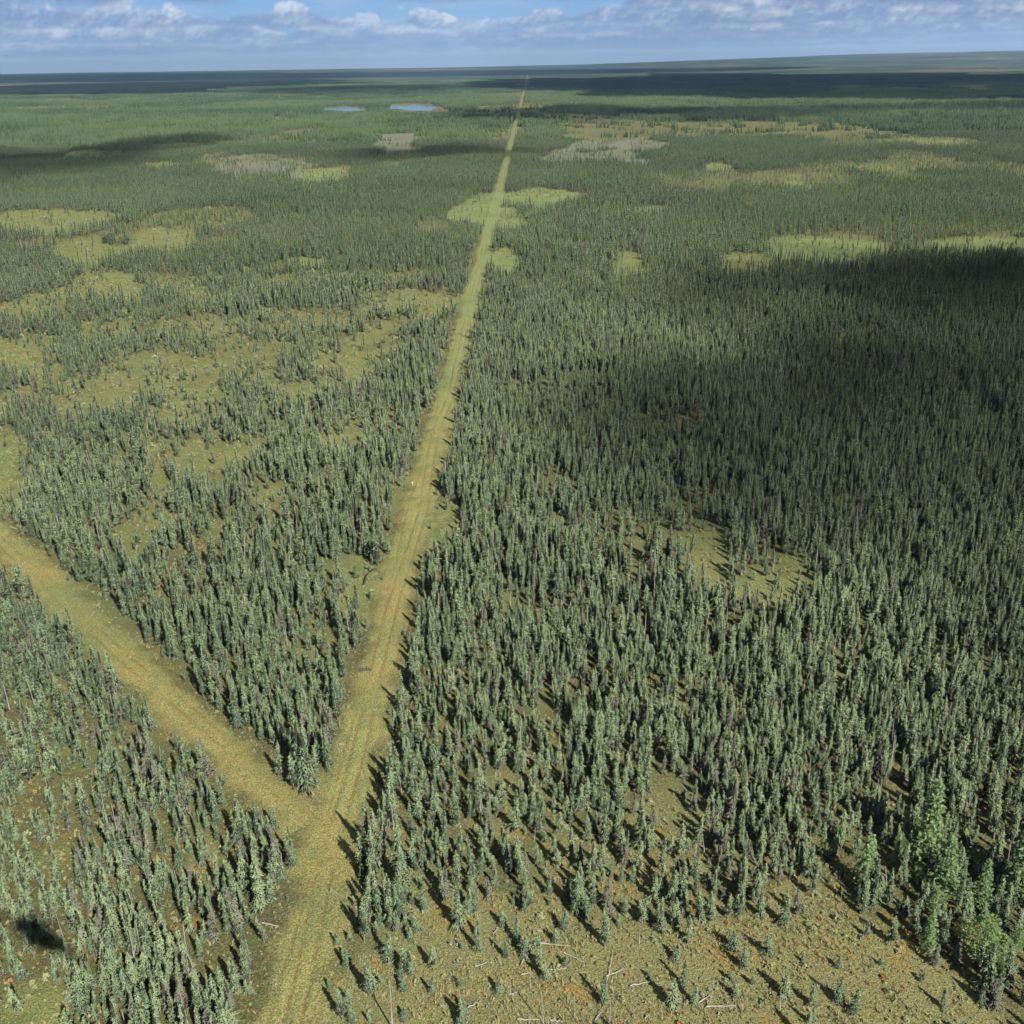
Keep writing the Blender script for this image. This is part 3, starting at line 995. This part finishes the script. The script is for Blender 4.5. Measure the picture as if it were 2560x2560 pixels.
stands = {}
for k in np.nonzero(solo)[0]:
    st, gr, d = stand_of(float(NX[k]), float(NY[k]))
    stands.setdefault((st, gr, int(NY[k] // 5.5)), []).append((d, int(k)))
rown = {}
for (st, gr, b) in sorted(stands, key=lambda q: q[2]):
    r_no = rown.setdefault(st, 0); rown[st] += 1
    for pos, (d, k) in enumerate(sorted(stands[(st, gr, b)])):
        h_ = float(NH[k])
        sz = 'tall' if h_ > 7.6 else 'mid-sized' if h_ > 5.2 else 'short'
        kth = ORD[pos] if pos < len(ORD) else 'last'
        lb = f"{sz} spruce, {kth} from the main line, {ORD[min(r_no, 23)]} row {st}"
        single_tree(float(NX[k]), float(NY[k]), h_, float(NT_[k]), 5000 + k, lb, gr)

rest = ~solo
nx, ny, nh, nt = NX[rest], NY[rest], NH[rest], NT_[rest]
n = len(nx)
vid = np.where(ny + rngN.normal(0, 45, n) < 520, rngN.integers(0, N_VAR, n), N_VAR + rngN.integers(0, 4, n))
dead = rngN.random(n) < .035
vid = np.where(dead & (ny < 330), SNAG0 + rngN.integers(0, 3, n), vid)
wid = nh * rngN.uniform(1.1, 1.65, n) * np.where(nh < 3, 1.75, np.where(nh < 4.5, 1.35, 1.0))
scl = np.column_stack([wid, wid, nh])
x_ = np.concatenate([nx, MX]); y_ = np.concatenate([ny, MY])
n2 = len(MX)
vid2 = N_VAR + rngN.integers(0, 4, n2)
w2 = MH * rngN.uniform(1.2, 1.9, n2)
instancer('spruce_forest', x_, y_, np.zeros(len(x_)) - .02, np.vstack([rots(n, .045), rots(n2, .03)]), np.vstack([scl, np.column_stack([w2, w2, MH])]),
          np.concatenate([vid, vid2]), np.concatenate([nt, MT_]), PROTO, kind='stuff', label='dense spruce forest covering the plain on both sides of the cut line', category='forest')
print('near', n, 'mid', n2)

# far forest: groups of small trees
def far_patch(seed, half, count):
    gg = Geo(); r_ = np.random.default_rng(seed)
    for k in range(count):
        layered_cone(gg, r_, r_.uniform(-half, half), r_.uniform(-half, half), 4.0 + 6.5 * r_.random() ** 2, r_.uniform(.8, 1.4), 2, 5, 0)
    return gg.mesh('far_trees_source', [M_FAR])


FAR = [bpy.data.objects.new('far_trees_source', far_patch(700 + v, 12, 60)) for v in range(6)]
FAR += [bpy.data.objects.new('far_trees_source', far_patch(720 + v, 55, 420)) for v in range(6)]
FAR += [bpy.data.objects.new('far_trees_source', far_patch(740 + v, 12, 14)) for v in range(3)]


def far_field(r0, r1, cell, first, nvar, thin):
    x, y = candidates(r0, r1, cell, .05)
    keep, kinds, px, py, dep, bog = zone_fields(x, y)
    d1, d2 = line_dist(x, y)
    for (a, b, c, d) in POND_PX:
        keep = np.where(((px - (a + b) / 2) / (b - a) * 2) ** 2 + ((py - (c + d) / 2) / (d - c) * 2) ** 2 < 1, 0, keep)
    c2 = fbm(x, y, 260, 3, 81)
    openp = sstep(fbm(x, y * .5, 420, 3, 83), .61, .66)
    keep = keep * (1 - .8 * openp)
    sparse = (keep < .5) | (c2 < .36)
    sel = (rngN.random(len(x)) < np.clip(keep * 1.3, 0, 1)) & (d1 > (cell * .5 + (4 if r0 < 3000 else 8)))
    x, y, sparse = x[sel], y[sel], sparse[sel]
    n = len(x)
    vid = first + rngN.integers(0, nvar, n)
    if thin is not None:
        vid = np.where(sparse, thin + rngN.integers(0, 3, n), vid)
    tint = np.clip(.45 + 2.4 * (fbm(x, y, 330, 3, 12) - .5) + rngN.normal(0, .28, n), 0, .9)
    rot = np.column_stack([np.zeros(n), np.zeros(n), rngN.integers(0, 4, n) * 1.5708 + rngN.normal(0, .2, n)])
    sc = np.column_stack([np.full(n, 1.0)] * 2 + [(.75 + .5 * fbm(x, y, 500, 2, 88)) * rngN.uniform(.7, 1.35, n)])
    return x, y, hill(x, y), rot, sc, vid, tint


f1 = far_field(1500, 3600, 22, 0, 6, 12)
f2 = far_field(3600, 8200, 105, 6, 6, None)
args = [np.concatenate([a, b]) if a.ndim == 1 else np.vstack([a, b]) for a, b in zip(f1, f2)]
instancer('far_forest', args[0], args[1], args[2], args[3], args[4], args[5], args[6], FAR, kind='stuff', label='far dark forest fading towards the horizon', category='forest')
print('patches', len(args[0]))

# ------------------------------------------------------------------ low shrubs and tussocks on the open ground
def shrub_mesh(seed, age, n=34, flat=.7):
    r_ = np.random.default_rng(seed); gg = Geo()
    for k in range(n):
        a = r_.random() * 6.28; el = r_.random() ** .7 * 1.4
        rr = .5 * (.55 + .45 * r_.random())
        c = np.array([math.cos(a) * math.cos(el) * rr, math.sin(a) * math.cos(el) * rr, math.sin(el) * rr * flat * 2])
        u = r_.normal(size=3); u /= np.linalg.norm(u); w = np.cross(u, r_.normal(size=3)); w /= np.linalg.norm(w)
        s = .12 + .12 * r_.random()
        gg.tri([c + u * s, c - u * s * .6 + w * s * .7, c - u * s * .6 - w * s * .7], [(0, 1, 2)], age * (.6 + .4 * r_.random()), r_.random(), 0)
    return gg.mesh('shrub_source', [M_SHRUB])


SHR = [bpy.data.objects.new('shrub_source', shrub_mesh(800 + v, [0, 0, 0, .25, .9][v], 34, [.7, 1, .6, .5, .5][v])) for v in range(5)]
x, y = candidates(58, 520, .85, .06)
keep, kinds, px, py, dep, bog = zone_fields(x, y)
d1, d2 = line_dist(x, y)
ln = np.minimum(d1, d2)
onl = ln < 4.6
p = np.where(bog, 1.1, .22 + .5 * np.maximum(kinds['straw'], kinds['orange']))
p = np.where(onl, .14 + .45 * sstep(ln, 2.2, 4.6), p)
p = p * np.clip(.3 + 1.6 * (fbm(x, y, 6, 3, 66) - .2), 0, 1) * (1 - .8 * sstep(y, 150, 400)) + .0
sel = rngN.random(len(x)) < p
x, y, bog, onl = x[sel], y[sel], bog[sel], onl[sel]
# bushes that dapple the farther openings
fx, fy = candidates(430, 1400, 3.2, .04)
_, fk, *_r = zone_fields(fx, fy)
f1_, f2_ = line_dist(fx, fy)
fs = (rngN.random(len(fx)) < .42 * np.maximum.reduce([fk['straw'], fk['wet'], fk['orange']]) * sstep(fbm(fx, fy * .6, 22, 3, 171), .38, .6)) & (f1_ > 5)
fx, fy = fx[fs], fy[fs]
x = np.concatenate([x, fx]); y = np.concatenate([y, fy]); bog = np.concatenate([bog, fx > 1e9]); onl = np.concatenate([onl, fx > 1e9])
n = len(x)
s = np.clip(rngN.lognormal(-1.1, .45, n), .14, 1.2) * np.where(onl, .7, 1) * (1 + 1.1 * sstep(y, 150, 420) + 1.6 * sstep(y, 420, 800))
red = rngN.random(n) < np.where(bog, .16, .05)
vid = np.where(red, 4, rngN.integers(0, 4, n))
instancer('low_shrubs', x, y, np.where(onl, .15, 0.0), rots(n, .1), np.column_stack([s * 1.15, s * 1.15, s]), vid, rngN.random(n) ** 1.3, SHR, kind='stuff',
          label='low bog shrubs and tussocks dotted over the open ground', category='shrubs')
print('shrubs', n)

def tuft_mesh(seed, n=16):
    r_ = np.random.default_rng(seed); gg = Geo()
    for k in range(n):
        a = r_.random() * 6.28; q = .16 * r_.random()
        p = np.array([math.cos(a) * q, math.sin(a) * q, 0]); o_ = np.array([math.cos(a), math.sin(a), 0]) * (.1 + .3 * r_.random())
        w = np.array([-math.sin(a), math.cos(a), 0]) * .045
        gg.tri([p - w, p + w, p + o_ + np.array([0, 0, .55 + .35 * r_.random()])], [(0, 1, 2)], .5 * r_.random(), r_.random() * .6, 0)
    return gg.mesh('sedge_source', [M_SEDGE])


SED = [bpy.data.objects.new('sedge_source', tuft_mesh(860 + v)) for v in range(4)]
x, y = candidates(58, 230, .62, .05)
keep, kinds, px, py, dep, bog = zone_fields(x, y)
d1, d2 = line_dist(x, y)
ln = np.minimum(d1, d2)
p = np.where(bog, .75, np.where(ln < 5, .22 + .35 * sstep(ln, 2.5, 4.8), .12 + .4 * kinds['orange']))
p = p * sstep(fbm(x, y, 5, 3, 166), .30, .62) * (1 - .75 * sstep(y, 110, 230))
sel = rngN.random(len(x)) < p
x, y, ln = x[sel], y[sel], ln[sel]
n = len(x)
s = np.clip(rngN.lognormal(-.75, .4, n), .2, 1.0) * np.where(ln < 5, .65, 1)
instancer('sedge_tufts', x, y, np.where(ln < 4, .16, 0.0), rots(n, .12), np.column_stack([s * 1.3, s * 1.3, s]), rngN.integers(0, 4, n), rngN.random(n) * .9, SED, kind='stuff',
          label='pale sedge tufts over the open bog and the cut lines', category='grass')
print('sedge', n)

# ------------------------------------------------------------------ single things: larches, birches, dead poles, logs
def larch_mesh(seed):
    r_ = np.random.default_rng(seed); gg = Geo()
    for k in range(330):
        t = .08 + .90 * (k + r_.random()) / 330
        prof = (1 - t) ** .8 * .9 + .07
        a = r_.random() * 6.28; L = .17 * prof * (.6 + .6 * r_.random())
        up = L * (.05 + .3 * t)
        for q in range(8):
            f = (.15 + .85 * (q + r_.random()) / 8)
            c = np.array([math.cos(a) * L * f, math.sin(a) * L * f, t + up * f]) + r_.normal(size=3) * .008
            u = r_.normal(size=3); u /= np.linalg.norm(u); w = np.cross(u, r_.normal(size=3)); w /= np.linalg.norm(w)
            s = .009 + .008 * r_.random()
            gg.tri([c + u * s * 1.4, c - u * s + w * s * .8, c - u * s - w * s * .8], [(0, 1, 2)], .1 * r_.random(), r_.random(), 0)
    return gg.mesh('larch_crown', [M_LARCH])


def birch_mesh(seed):
    r_ = np.random.default_rng(seed); gg = Geo()
    for k in range(1500):
        t = .22 + .8 * r_.random()
        R = .20 * math.sin(min(1, (t - .15) / .9) * math.pi) ** .7
        a = r_.random() * 6.28; rr = R * r_.random() ** .5 * (1 + .3 * math.sin(3 * a + 9 * t))
        c = np.array([math.cos(a) * rr, math.sin(a) * rr, t])
        u = r_.normal(size=3); u /= np.linalg.norm(u); w = np.cross(u, r_.normal(size=3)); w /= np.linalg.norm(w)
        s = .008 + .008 * r_.random()
        gg.tri([c + u * s * 1.2, c - u * s + w * s, c - u * s - w * s], [(0, 1, 2)], 0, r_.random(), 0)
    return gg.mesh('birch_crown', [M_BIRCH])


def trunk_mesh(nm, m_, r=.012):
    gg = Geo(); gg.tube([(0, 0, -.02), (.006, 0, .4), (-.004, .004, .75), (0, 0, .99)], [r, r * .8, r * .45, r * .1], 6, 0)
    r_ = np.random.default_rng(5)
    for k in range(14):
        t = .25 + .6 * r_.random(); a = r_.random() * 6.28; L = .13 * (1 - t) + .02
        gg.tube([(0, 0, t), (math.cos(a) * L, math.sin(a) * L, t + L * .4)], [.003, .001], 3, 0)
    return gg.mesh(nm, [m_])


def broad_tree(name, bx, by, ty, crown, trunk, wide, tint, label, cat='tree', group=None):
    gx, gy = at2(bx, by); hh = height_from_tip(gx, gy, ty)
    root = bpy.data.objects.new(name, None); COL.objects.link(root)
    root.location = (gx, gy, 0); root.rotation_euler = (0, 0, bx % 6.28)
    root['label'] = label; root['category'] = cat
    if group:
        root['group'] = group
    for nm, me in (('trunk', trunk), ('crown', crown)):
        o = bpy.data.objects.new(nm, me); COL.objects.link(o); o.parent = root
        o.scale = (hh * wide * 1.5, hh * wide * 1.5, hh)
        if nm == 'crown':
            o['tint'] = tint


LT = trunk_mesh('larch_trunk', M_BARK); BT = trunk_mesh('birch_trunk', M_WHITEBARK, .013)
LA = [larch_mesh(900 + k) for k in range(3)]
BI = [birch_mesh(920 + k) for k in range(2)]
for (bx, by, ty, k, wd, tn, lb) in [
        (2312, 2150, 1950, 0, .85, .4, 'tallest feathery green larch rising among the spruces beside the bog'),
        (2352, 2245, 2088, 1, .95, .3, 'bushy green larch just below the tallest larch'),
        (2160, 2215, 2085, 2, .95, .9, 'bright yellow-green larch standing on the edge of the open bog'),
        (2543, 2250, 2065, 0, 1.0, .2, 'broad bluish larch cut off by the picture edge'),
        (2448, 2270, 2148, 1, .8, .1, 'slim bluish larch between the bushy larch and the picture edge'),
        (2316, 2380, 2278, 2, .9, .6, 'small green larch on the near side of the mixed trees'),
        (2282, 2322, 2262, 0, .8, .8, 'low green larch sapling under the bright larch')]:
    broad_tree('larch_tree', bx, by, ty, LA[k], LT, wd, tn, lb, group='larches beside the bog')
for (bx, by, ty, k, wd, tn, lb) in [
        (2450, 2414, 2300, 0, 1.25, .6, 'leafy bright green birch with a white trunk'),
        (2245, 2145, 2084, 1, .7, .9, 'thin birch sapling with a pale stem in the dark gap'),
        (2292, 2210, 2158, 0, 1.1, .8, 'yellow-green birch bush in the shade of the larches'),
        (2338, 2290, 2230, 1, 1.2, .9, 'yellowish birch bush at the foot of the bushy larch'),
        (2400, 2350, 2305, 0, 1.3, .4, 'low green birch bush behind the white-trunked birch'), (2500, 2440, 2395, 1, 1.3, .5, 'low round birch bush in the corner below the white-trunked birch'),
        (2540, 2380, 2330, 0, 1.2, .3, 'dark green birch bush at the picture edge beside the white-trunked birch')]:
    broad_tree('birch_tree', bx, by, ty, BI[k], BT, wd, tn, lb, group='birches beside the bog')

for i, (bx, by, ty, lb) in enumerate([
        (981, 2572, 2442, 'grey dead pole near the cut line at the picture edge'), (1327, 2471, 2424, 'thin dead pole beside the long fallen log'),
        (1276, 2487, 2438, 'thin bleached pole leaning over a short log'), (1359, 2563, 2477, 'twiggy dead spruce in the middle of the near bog edge'),
        (1437, 2546, 2488, 'slim pale pole standing in an orange moss patch'), (1524, 2555, 2498, 'dead pole beside the shaded spruce of the near bog'),
        (2325, 2548, 2517, 'short white stump pole far out on the bog'), (1776, 2507, 2435, 'dead pole standing over two crossed logs'),
        (1598, 2360, 2300, 'bent dead pole casting a long shadow on the bog'), (985, 2080, 2010, 'grey dead pole among the edge spruces of the main line'),
        (2022, 1960, 1895, 'pale dead trunk in front of the dense stand'), (355, 1985, 1880, 'tall grey dead pole in the corner stand'),
        (300, 2110, 2010, 'leaning dead pole deep in the corner stand'), (1690, 2380, 2330, 'broken grey pole between bog spruces')]):
    gx, gy = at2(bx, by); hh = height_from_tip(gx, gy, ty)
    root = bpy.data.objects.new('dead_spruce', None); COL.objects.link(root)
    root.location = (gx, gy, 0); root.rotation_euler = (0, 0, i * 1.3)
    root['label'] = lb; root['category'] = 'dead tree'; root['group'] = 'dead poles'
    o = bpy.data.objects.new('trunk', SNAG_M[i % 3]); COL.objects.link(o); o.parent = root
    o.scale = (hh * 1.1 + 1, hh * 1.1 + 1, hh)

def log(ax, ay, bx, by, r, lb, material=None, arch=.0, seed=0):
    a = np.array(at2(ax, ay)); b = np.array(at2(bx, by))
    c = (a + b) / 2
    r_ = np.random.default_rng(seed + int(ax)); gg = Geo()
    n = 7; pts = []
    for k in range(n):
        t = k / (n - 1); p = a * (1 - t) + b * t - c
        pts.append((p[0] + r_.normal() * .05, p[1] + r_.normal() * .05, .28 + arch * math.sin(t * math.pi) + r_.normal() * .03))
    gg.tube(pts, [r * (1 - .55 * k / (n - 1)) for k in range(n)], 7, 0)
    for k in range(6):
        i = 1 + int(r_.integers(0, n - 2)); p = np.array(pts[i]); d = r_.normal(size=3) * np.array([.5, .5, .3]); d[2] = abs(d[2])
        gg.tube([p, p + d * .9], [r * .3, r * .1], 4, 0)
    o = add('fallen_log', gg.mesh('fallen_log', [material or M_LOG]), label=lb, category='log', group='fallen logs')
    o.location = (c[0], c[1], 0)


for (ax, ay, bx, by, lb) in [
        (1350, 2362, 1429, 2369, 'long bleached log lying level across the bog below small spruces'), (1408, 2384, 1458, 2409, 'bleached log slanting down from the long level log'),
        (1356, 2431, 1415, 2425, 'bright bare log in the middle of the bog'), (1302, 2443, 1324, 2434, 'short pale log beside the bright bare log'),
        (1301, 2417, 1330, 2362, 'thin log pointing away up the bog'), (1272, 2490, 1295, 2483, 'short log under the leaning bleached pole'),
        (1185, 2421, 1216, 2412, 'grey log end near the third row spruces'), (1168, 2526, 1201, 2506, 'dark-sided log slanting near the picture edge'),
        (1292, 2551, 1357, 2554, 'long pale log along the bottom picture edge'), (1377, 2555, 1408, 2557, 'short pale log along the bottom picture edge'),
        (1514, 2445, 1560, 2426, 'white forked log beside the shaded spruce'), (1575, 2468, 1630, 2458, 'white branching log lying near the clustered bog spruces'), (1231, 2341, 1246, 2322, 'short log by the small lone spruce'),
        (1485, 2558, 1504, 2533, 'thin stick at the bottom of the bog'), (1748, 2510, 1776, 2489, 'upper of two crossed logs on the bog'),
        (1765, 2521, 1839, 2518, 'lower of two crossed logs on the bog'), (657, 2312, 698, 2319, 'pale log sticking out of the corner stand onto the line'),
        (582, 2065, 624, 2058, 'pale stick in the gap on the corner stand edge'), (1517, 2461, 1531, 2388, 'long thin log pointing away from the forked log'),
        (1530, 1755, 1590, 1690, 'fallen trunk leaning between dense spruces'), (1160, 1180, 1190, 1155, 'pale fallen trunk in the stand by the main line')]:
    log(ax, ay, bx, by, .075, lb)
log(901, 1679, 928, 1677, .34, 'short dark log lying across the main cut line', M_DARKLOG)
log(908, 1468, 941, 1426, .16, 'bent dark trunk arching over the opening beside the line', M_DARKLOG, 1.4)

# small white marker on the cut line
gx, gy = at2(1032, 1217)
gg = Geo(); gg.tube([(0, 0, 0), (0, 0, .9)], [.05, .05], 8); gg.tube([(0, 0, .9), (0, 0, 1.1)], [.16, .14], 8)
o = add('survey_marker', gg.mesh('survey_marker', [M_WHITEBARK]), label='small white marker post on the main cut line', category='marker')
o.location = (gx, gy, .2)

# ------------------------------------------------------------------ the aircraft whose shadow falls on the corner stand
def helicopter():
    mt, g = mat('helicopter_paint')
    o_ = g.n('ShaderNodeOutputMaterial'); p_ = g.n('ShaderNodeBsdfPrincipled', i_Roughness=0.35)
    tc = g.n('ShaderNodeTexCoord')
    g.l(g.mix(g.noise(tc.outputs['Object'], 2), (.35, .05, .04), (.4, .06, .05)), p_.inputs['Base Color'])
    g.l(p_.outputs[0], o_.inputs[0])
    root = bpy.data.objects.new('helicopter', None); COL.objects.link(root)
    pos = np.array([0, 0, CAM_H]) + SUN_DIR * 14
    root.location = pos
    head = math.radians(90 + 56)
    root.scale = (1.35, 1.3, 1.3)
    root.rotation_euler = (0, 0, head)
    root['label'] = 'helicopter overhead that casts the dark shadow on the corner stand'; root['category'] = 'helicopter'
    def part(nm, gg):
        add(nm, gg.mesh(nm, [mt]), parent=root)
    gg = Geo(); prof = [(-3.4, .35, .3), (-2.7, .7, .3), (-1.5, .9, .15), (0, 1.0, 0), (1.5, .95, -.05), (2.7, .75, -.15), (3.4, .4, -.25), (3.7, .08, -.3)]
    gg.tube([(a, 0, c) for a, b, c in prof], [b for a, b, c in prof], 16); part('fuselage', gg)
    gg = Geo(); gg.tube([(-3.1, 0, .45), (-5.0, 0, .6), (-7.2, 0, .7)], [.34, .2, .12], 10); part('tail_boom', gg)
    gg = Geo(); gg.tube([(-6.9, 0, .1), (-7.1, 0, .7), (-7.5, 0, 1.6)], [.1, .22, .08], 6); part('tail_fin', gg)
    gg = Geo(); gg.tube([(0, 0, .9), (0, 0, 1.9)], [.28, .12], 10); part('mast', gg)
    for s in (-1, 1):
        gg = Geo(); gg.tube([(-1.6, s * 1.0, -1.6), (1.7, s * 1.0, -1.6), (2.1, s * 1.0, -1.4)], [.05, .05, .04], 6)
        gg.tube([(-.9, s * .5, -.9), (-.9, s * 1.0, -1.6)], [.04, .04], 6); gg.tube([(.9, s * .5, -.9), (.9, s * 1.0, -1.6)], [.04, .04], 6)
        part('skid', gg)
        gg = Geo(); dx, dy = .9 * s, .44 * s
        gg.tri([(dx * .2 - dy * .16, dy * .2 + dx * .16, 1.9), (dx * .2 + dy * .16, dy * .2 - dx * .16, 1.9), (dx * 5 + dy * .16, dy * 5 - dx * .16, 1.95), (dx * 5 - dy * .16, dy * 5 + dx * .16, 1.95),
                (dx * .2 - dy * .16, dy * .2 + dx * .16, 1.86), (dx * .2 + dy * .16, dy * .2 - dx * .16, 1.86), (dx * 5 + dy * .16, dy * 5 - dx * .16, 1.91), (dx * 5 - dy * .16, dy * 5 + dx * .16, 1.91)],
               [(0, 1, 2), (0, 2, 3), (4, 6, 5), (4, 7, 6), (0, 4, 5), (0, 5, 1), (3, 2, 6), (3, 6, 7), (1, 5, 6), (1, 6, 2), (0, 3, 7), (0, 7, 4)], 0, 0)
        part('rotor_blade', gg)


helicopter()

# ------------------------------------------------------------------ clouds over the plain, which shade the forest in patches
def cloud_mat(name, thick):
    mt, g = mat(name)
    o_ = g.n('ShaderNodeOutputMaterial'); d_ = g.n('ShaderNodeBsdfDiffuse'); t_ = g.n('ShaderNodeBsdfTransparent'); mx = g.n('ShaderNodeMixShader', i_0=thick)
    geo = g.n('ShaderNodeNewGeometry')
    g.l(g.mix(g.noise(geo.outputs['Position'], .01), (.8, .8, .82), (.9, .9, .9)), d_.inputs['Color'])
    g.l(t_.outputs[0], mx.inputs[1]); g.l(d_.outputs[0], mx.inputs[2]); g.l(mx.outputs[0], o_.inputs[0])
    return mt


CM_THICK = cloud_mat('cloud_thick', .6)
CM_THIN = cloud_mat('cloud_thin', .22)
CLOUD_Z = 2000.0


def cloud(x0, x1, y0, y1, thin=False):
    """a heap cloud whose shade covers the ground seen between those 1932-scale picture bounds"""
    pa = [at(x0, (y0 + y1) / 2), at(x1, (y0 + y1) / 2), at((x0 + x1) / 2, y0), at((x0 + x1) / 2, y1)]
    cx = (pa[0][0] + pa[1][0]) / 2; cy = (pa[2][1] + pa[3][1]) / 2
    rx = abs(pa[1][0] - pa[0][0]) / 2; ry = abs(pa[2][1] - pa[3][1]) / 2
    n, mrows = 48, 16
    z = 2600.0 if cy > 2500 else CLOUD_Z
    sd_ = int(abs(x0 * 7 + y0 * 13)) % 97
    PH, AA = np.meshgrid(np.linspace(0, math.pi, mrows + 1), np.linspace(0, 2 * math.pi, n, endpoint=False), indexing='ij')
    ph = PH.ravel(); a = AA.ravel()
    w = 1 + .9 * (vnoise(np.cos(a) * 2.2 + sd_, np.sin(a) * 2.2 + ph, 5) - .5) + .6 * (vnoise(np.cos(a) * 6 + sd_, np.sin(a) * 6 + ph * 2, 6) - .5)
    zz = np.cos(ph); zz = np.where(zz > 0, zz * .5, zz * .1)
    V = np.column_stack([rx * np.sin(ph) * np.cos(a) * w, ry * np.sin(ph) * np.sin(a) * w, zz * min(rx, ry, 500) * w])
    ii = (np.arange(mrows)[:, None] * n + np.arange(n)[None, :]).ravel(); jj = (np.arange(mrows)[:, None] * n + (np.arange(n)[None, :] + 1) % n).ravel()
    F = np.vstack([np.column_stack([ii, jj, jj + n]), np.column_stack([ii, jj + n, ii + n])])
    me = mesh_from('cloud', V, F, [CM_THIN if thin else CM_THICK], smooth=True)
    o = add('cloud', me, kind='stuff', label='heap cloud above the plain shading the forest below')
    t = z / SUN_DIR[2]
    o.location = (cx + SUN_DIR[0] * t, cy + SUN_DIR[1] * t, z)


for c in [(980, 2400, 136, 180), (1000, 2400, 137, 178), (-500, 640, 160, 187), (-300, 900, 147, 157)]:
    cloud(*c)
for c in [(1350, 2900, 476, 680), (1460, 2900, 480, 650), (1550, 2900, 483, 625),  # nested copies, stepped in size to grade one cloud's shade
          (1330, 2700, 690, 1060), (1300, 2700, 620, 1250),  # broad thin sheets added out of view to dim the right side
          (860, 1280, 203, 227), (880, 1260, 204, 225), (1160, 1580, 206, 229), (1200, 1550, 207, 227), (640, 960, 281, 304), (680, 950, 283, 302),
          (170, 400, 262, 296), (190, 380, 264, 290), (-250, 210, 290, 345), (-200, 180, 295, 335), (480, 900, 164, 177), (520, 880, 165, 176), (1650, 2300, 197, 214)]:
    cloud(*c, thin=True)

# ------------------------------------------------------------------ haze
mt, g = mat('haze_air')
o_ = g.n('ShaderNodeOutputMaterial'); v_ = g.n('ShaderNodeVolumePrincipled')
v_.inputs['Color'].default_value = (0.42, 0.68, 1.0, 1)
v_.inputs['Density'].default_value = 3.0e-5
v_.inputs['Anisotropy'].default_value = 0.1
g.l(v_.outputs[0], o_.inputs['Volume'])
S = 43500
b0, b1 = -40, 420
HV = [(-S, -S, b0), (S, -S, b0), (S, S, b0), (-S, S, b0), (-S, -S, b1), (S, -S, b1), (S, S, b1), (-S, S, b1)]
HF = [(0, 3, 2, 1), (4, 5, 6, 7), (0, 1, 5, 4), (1, 2, 6, 5), (2, 3, 7, 6), (3, 0, 4, 7)]
me = mesh_from('haze', HV, np.array(HF), [mt])
add('haze', me, kind='stuff')
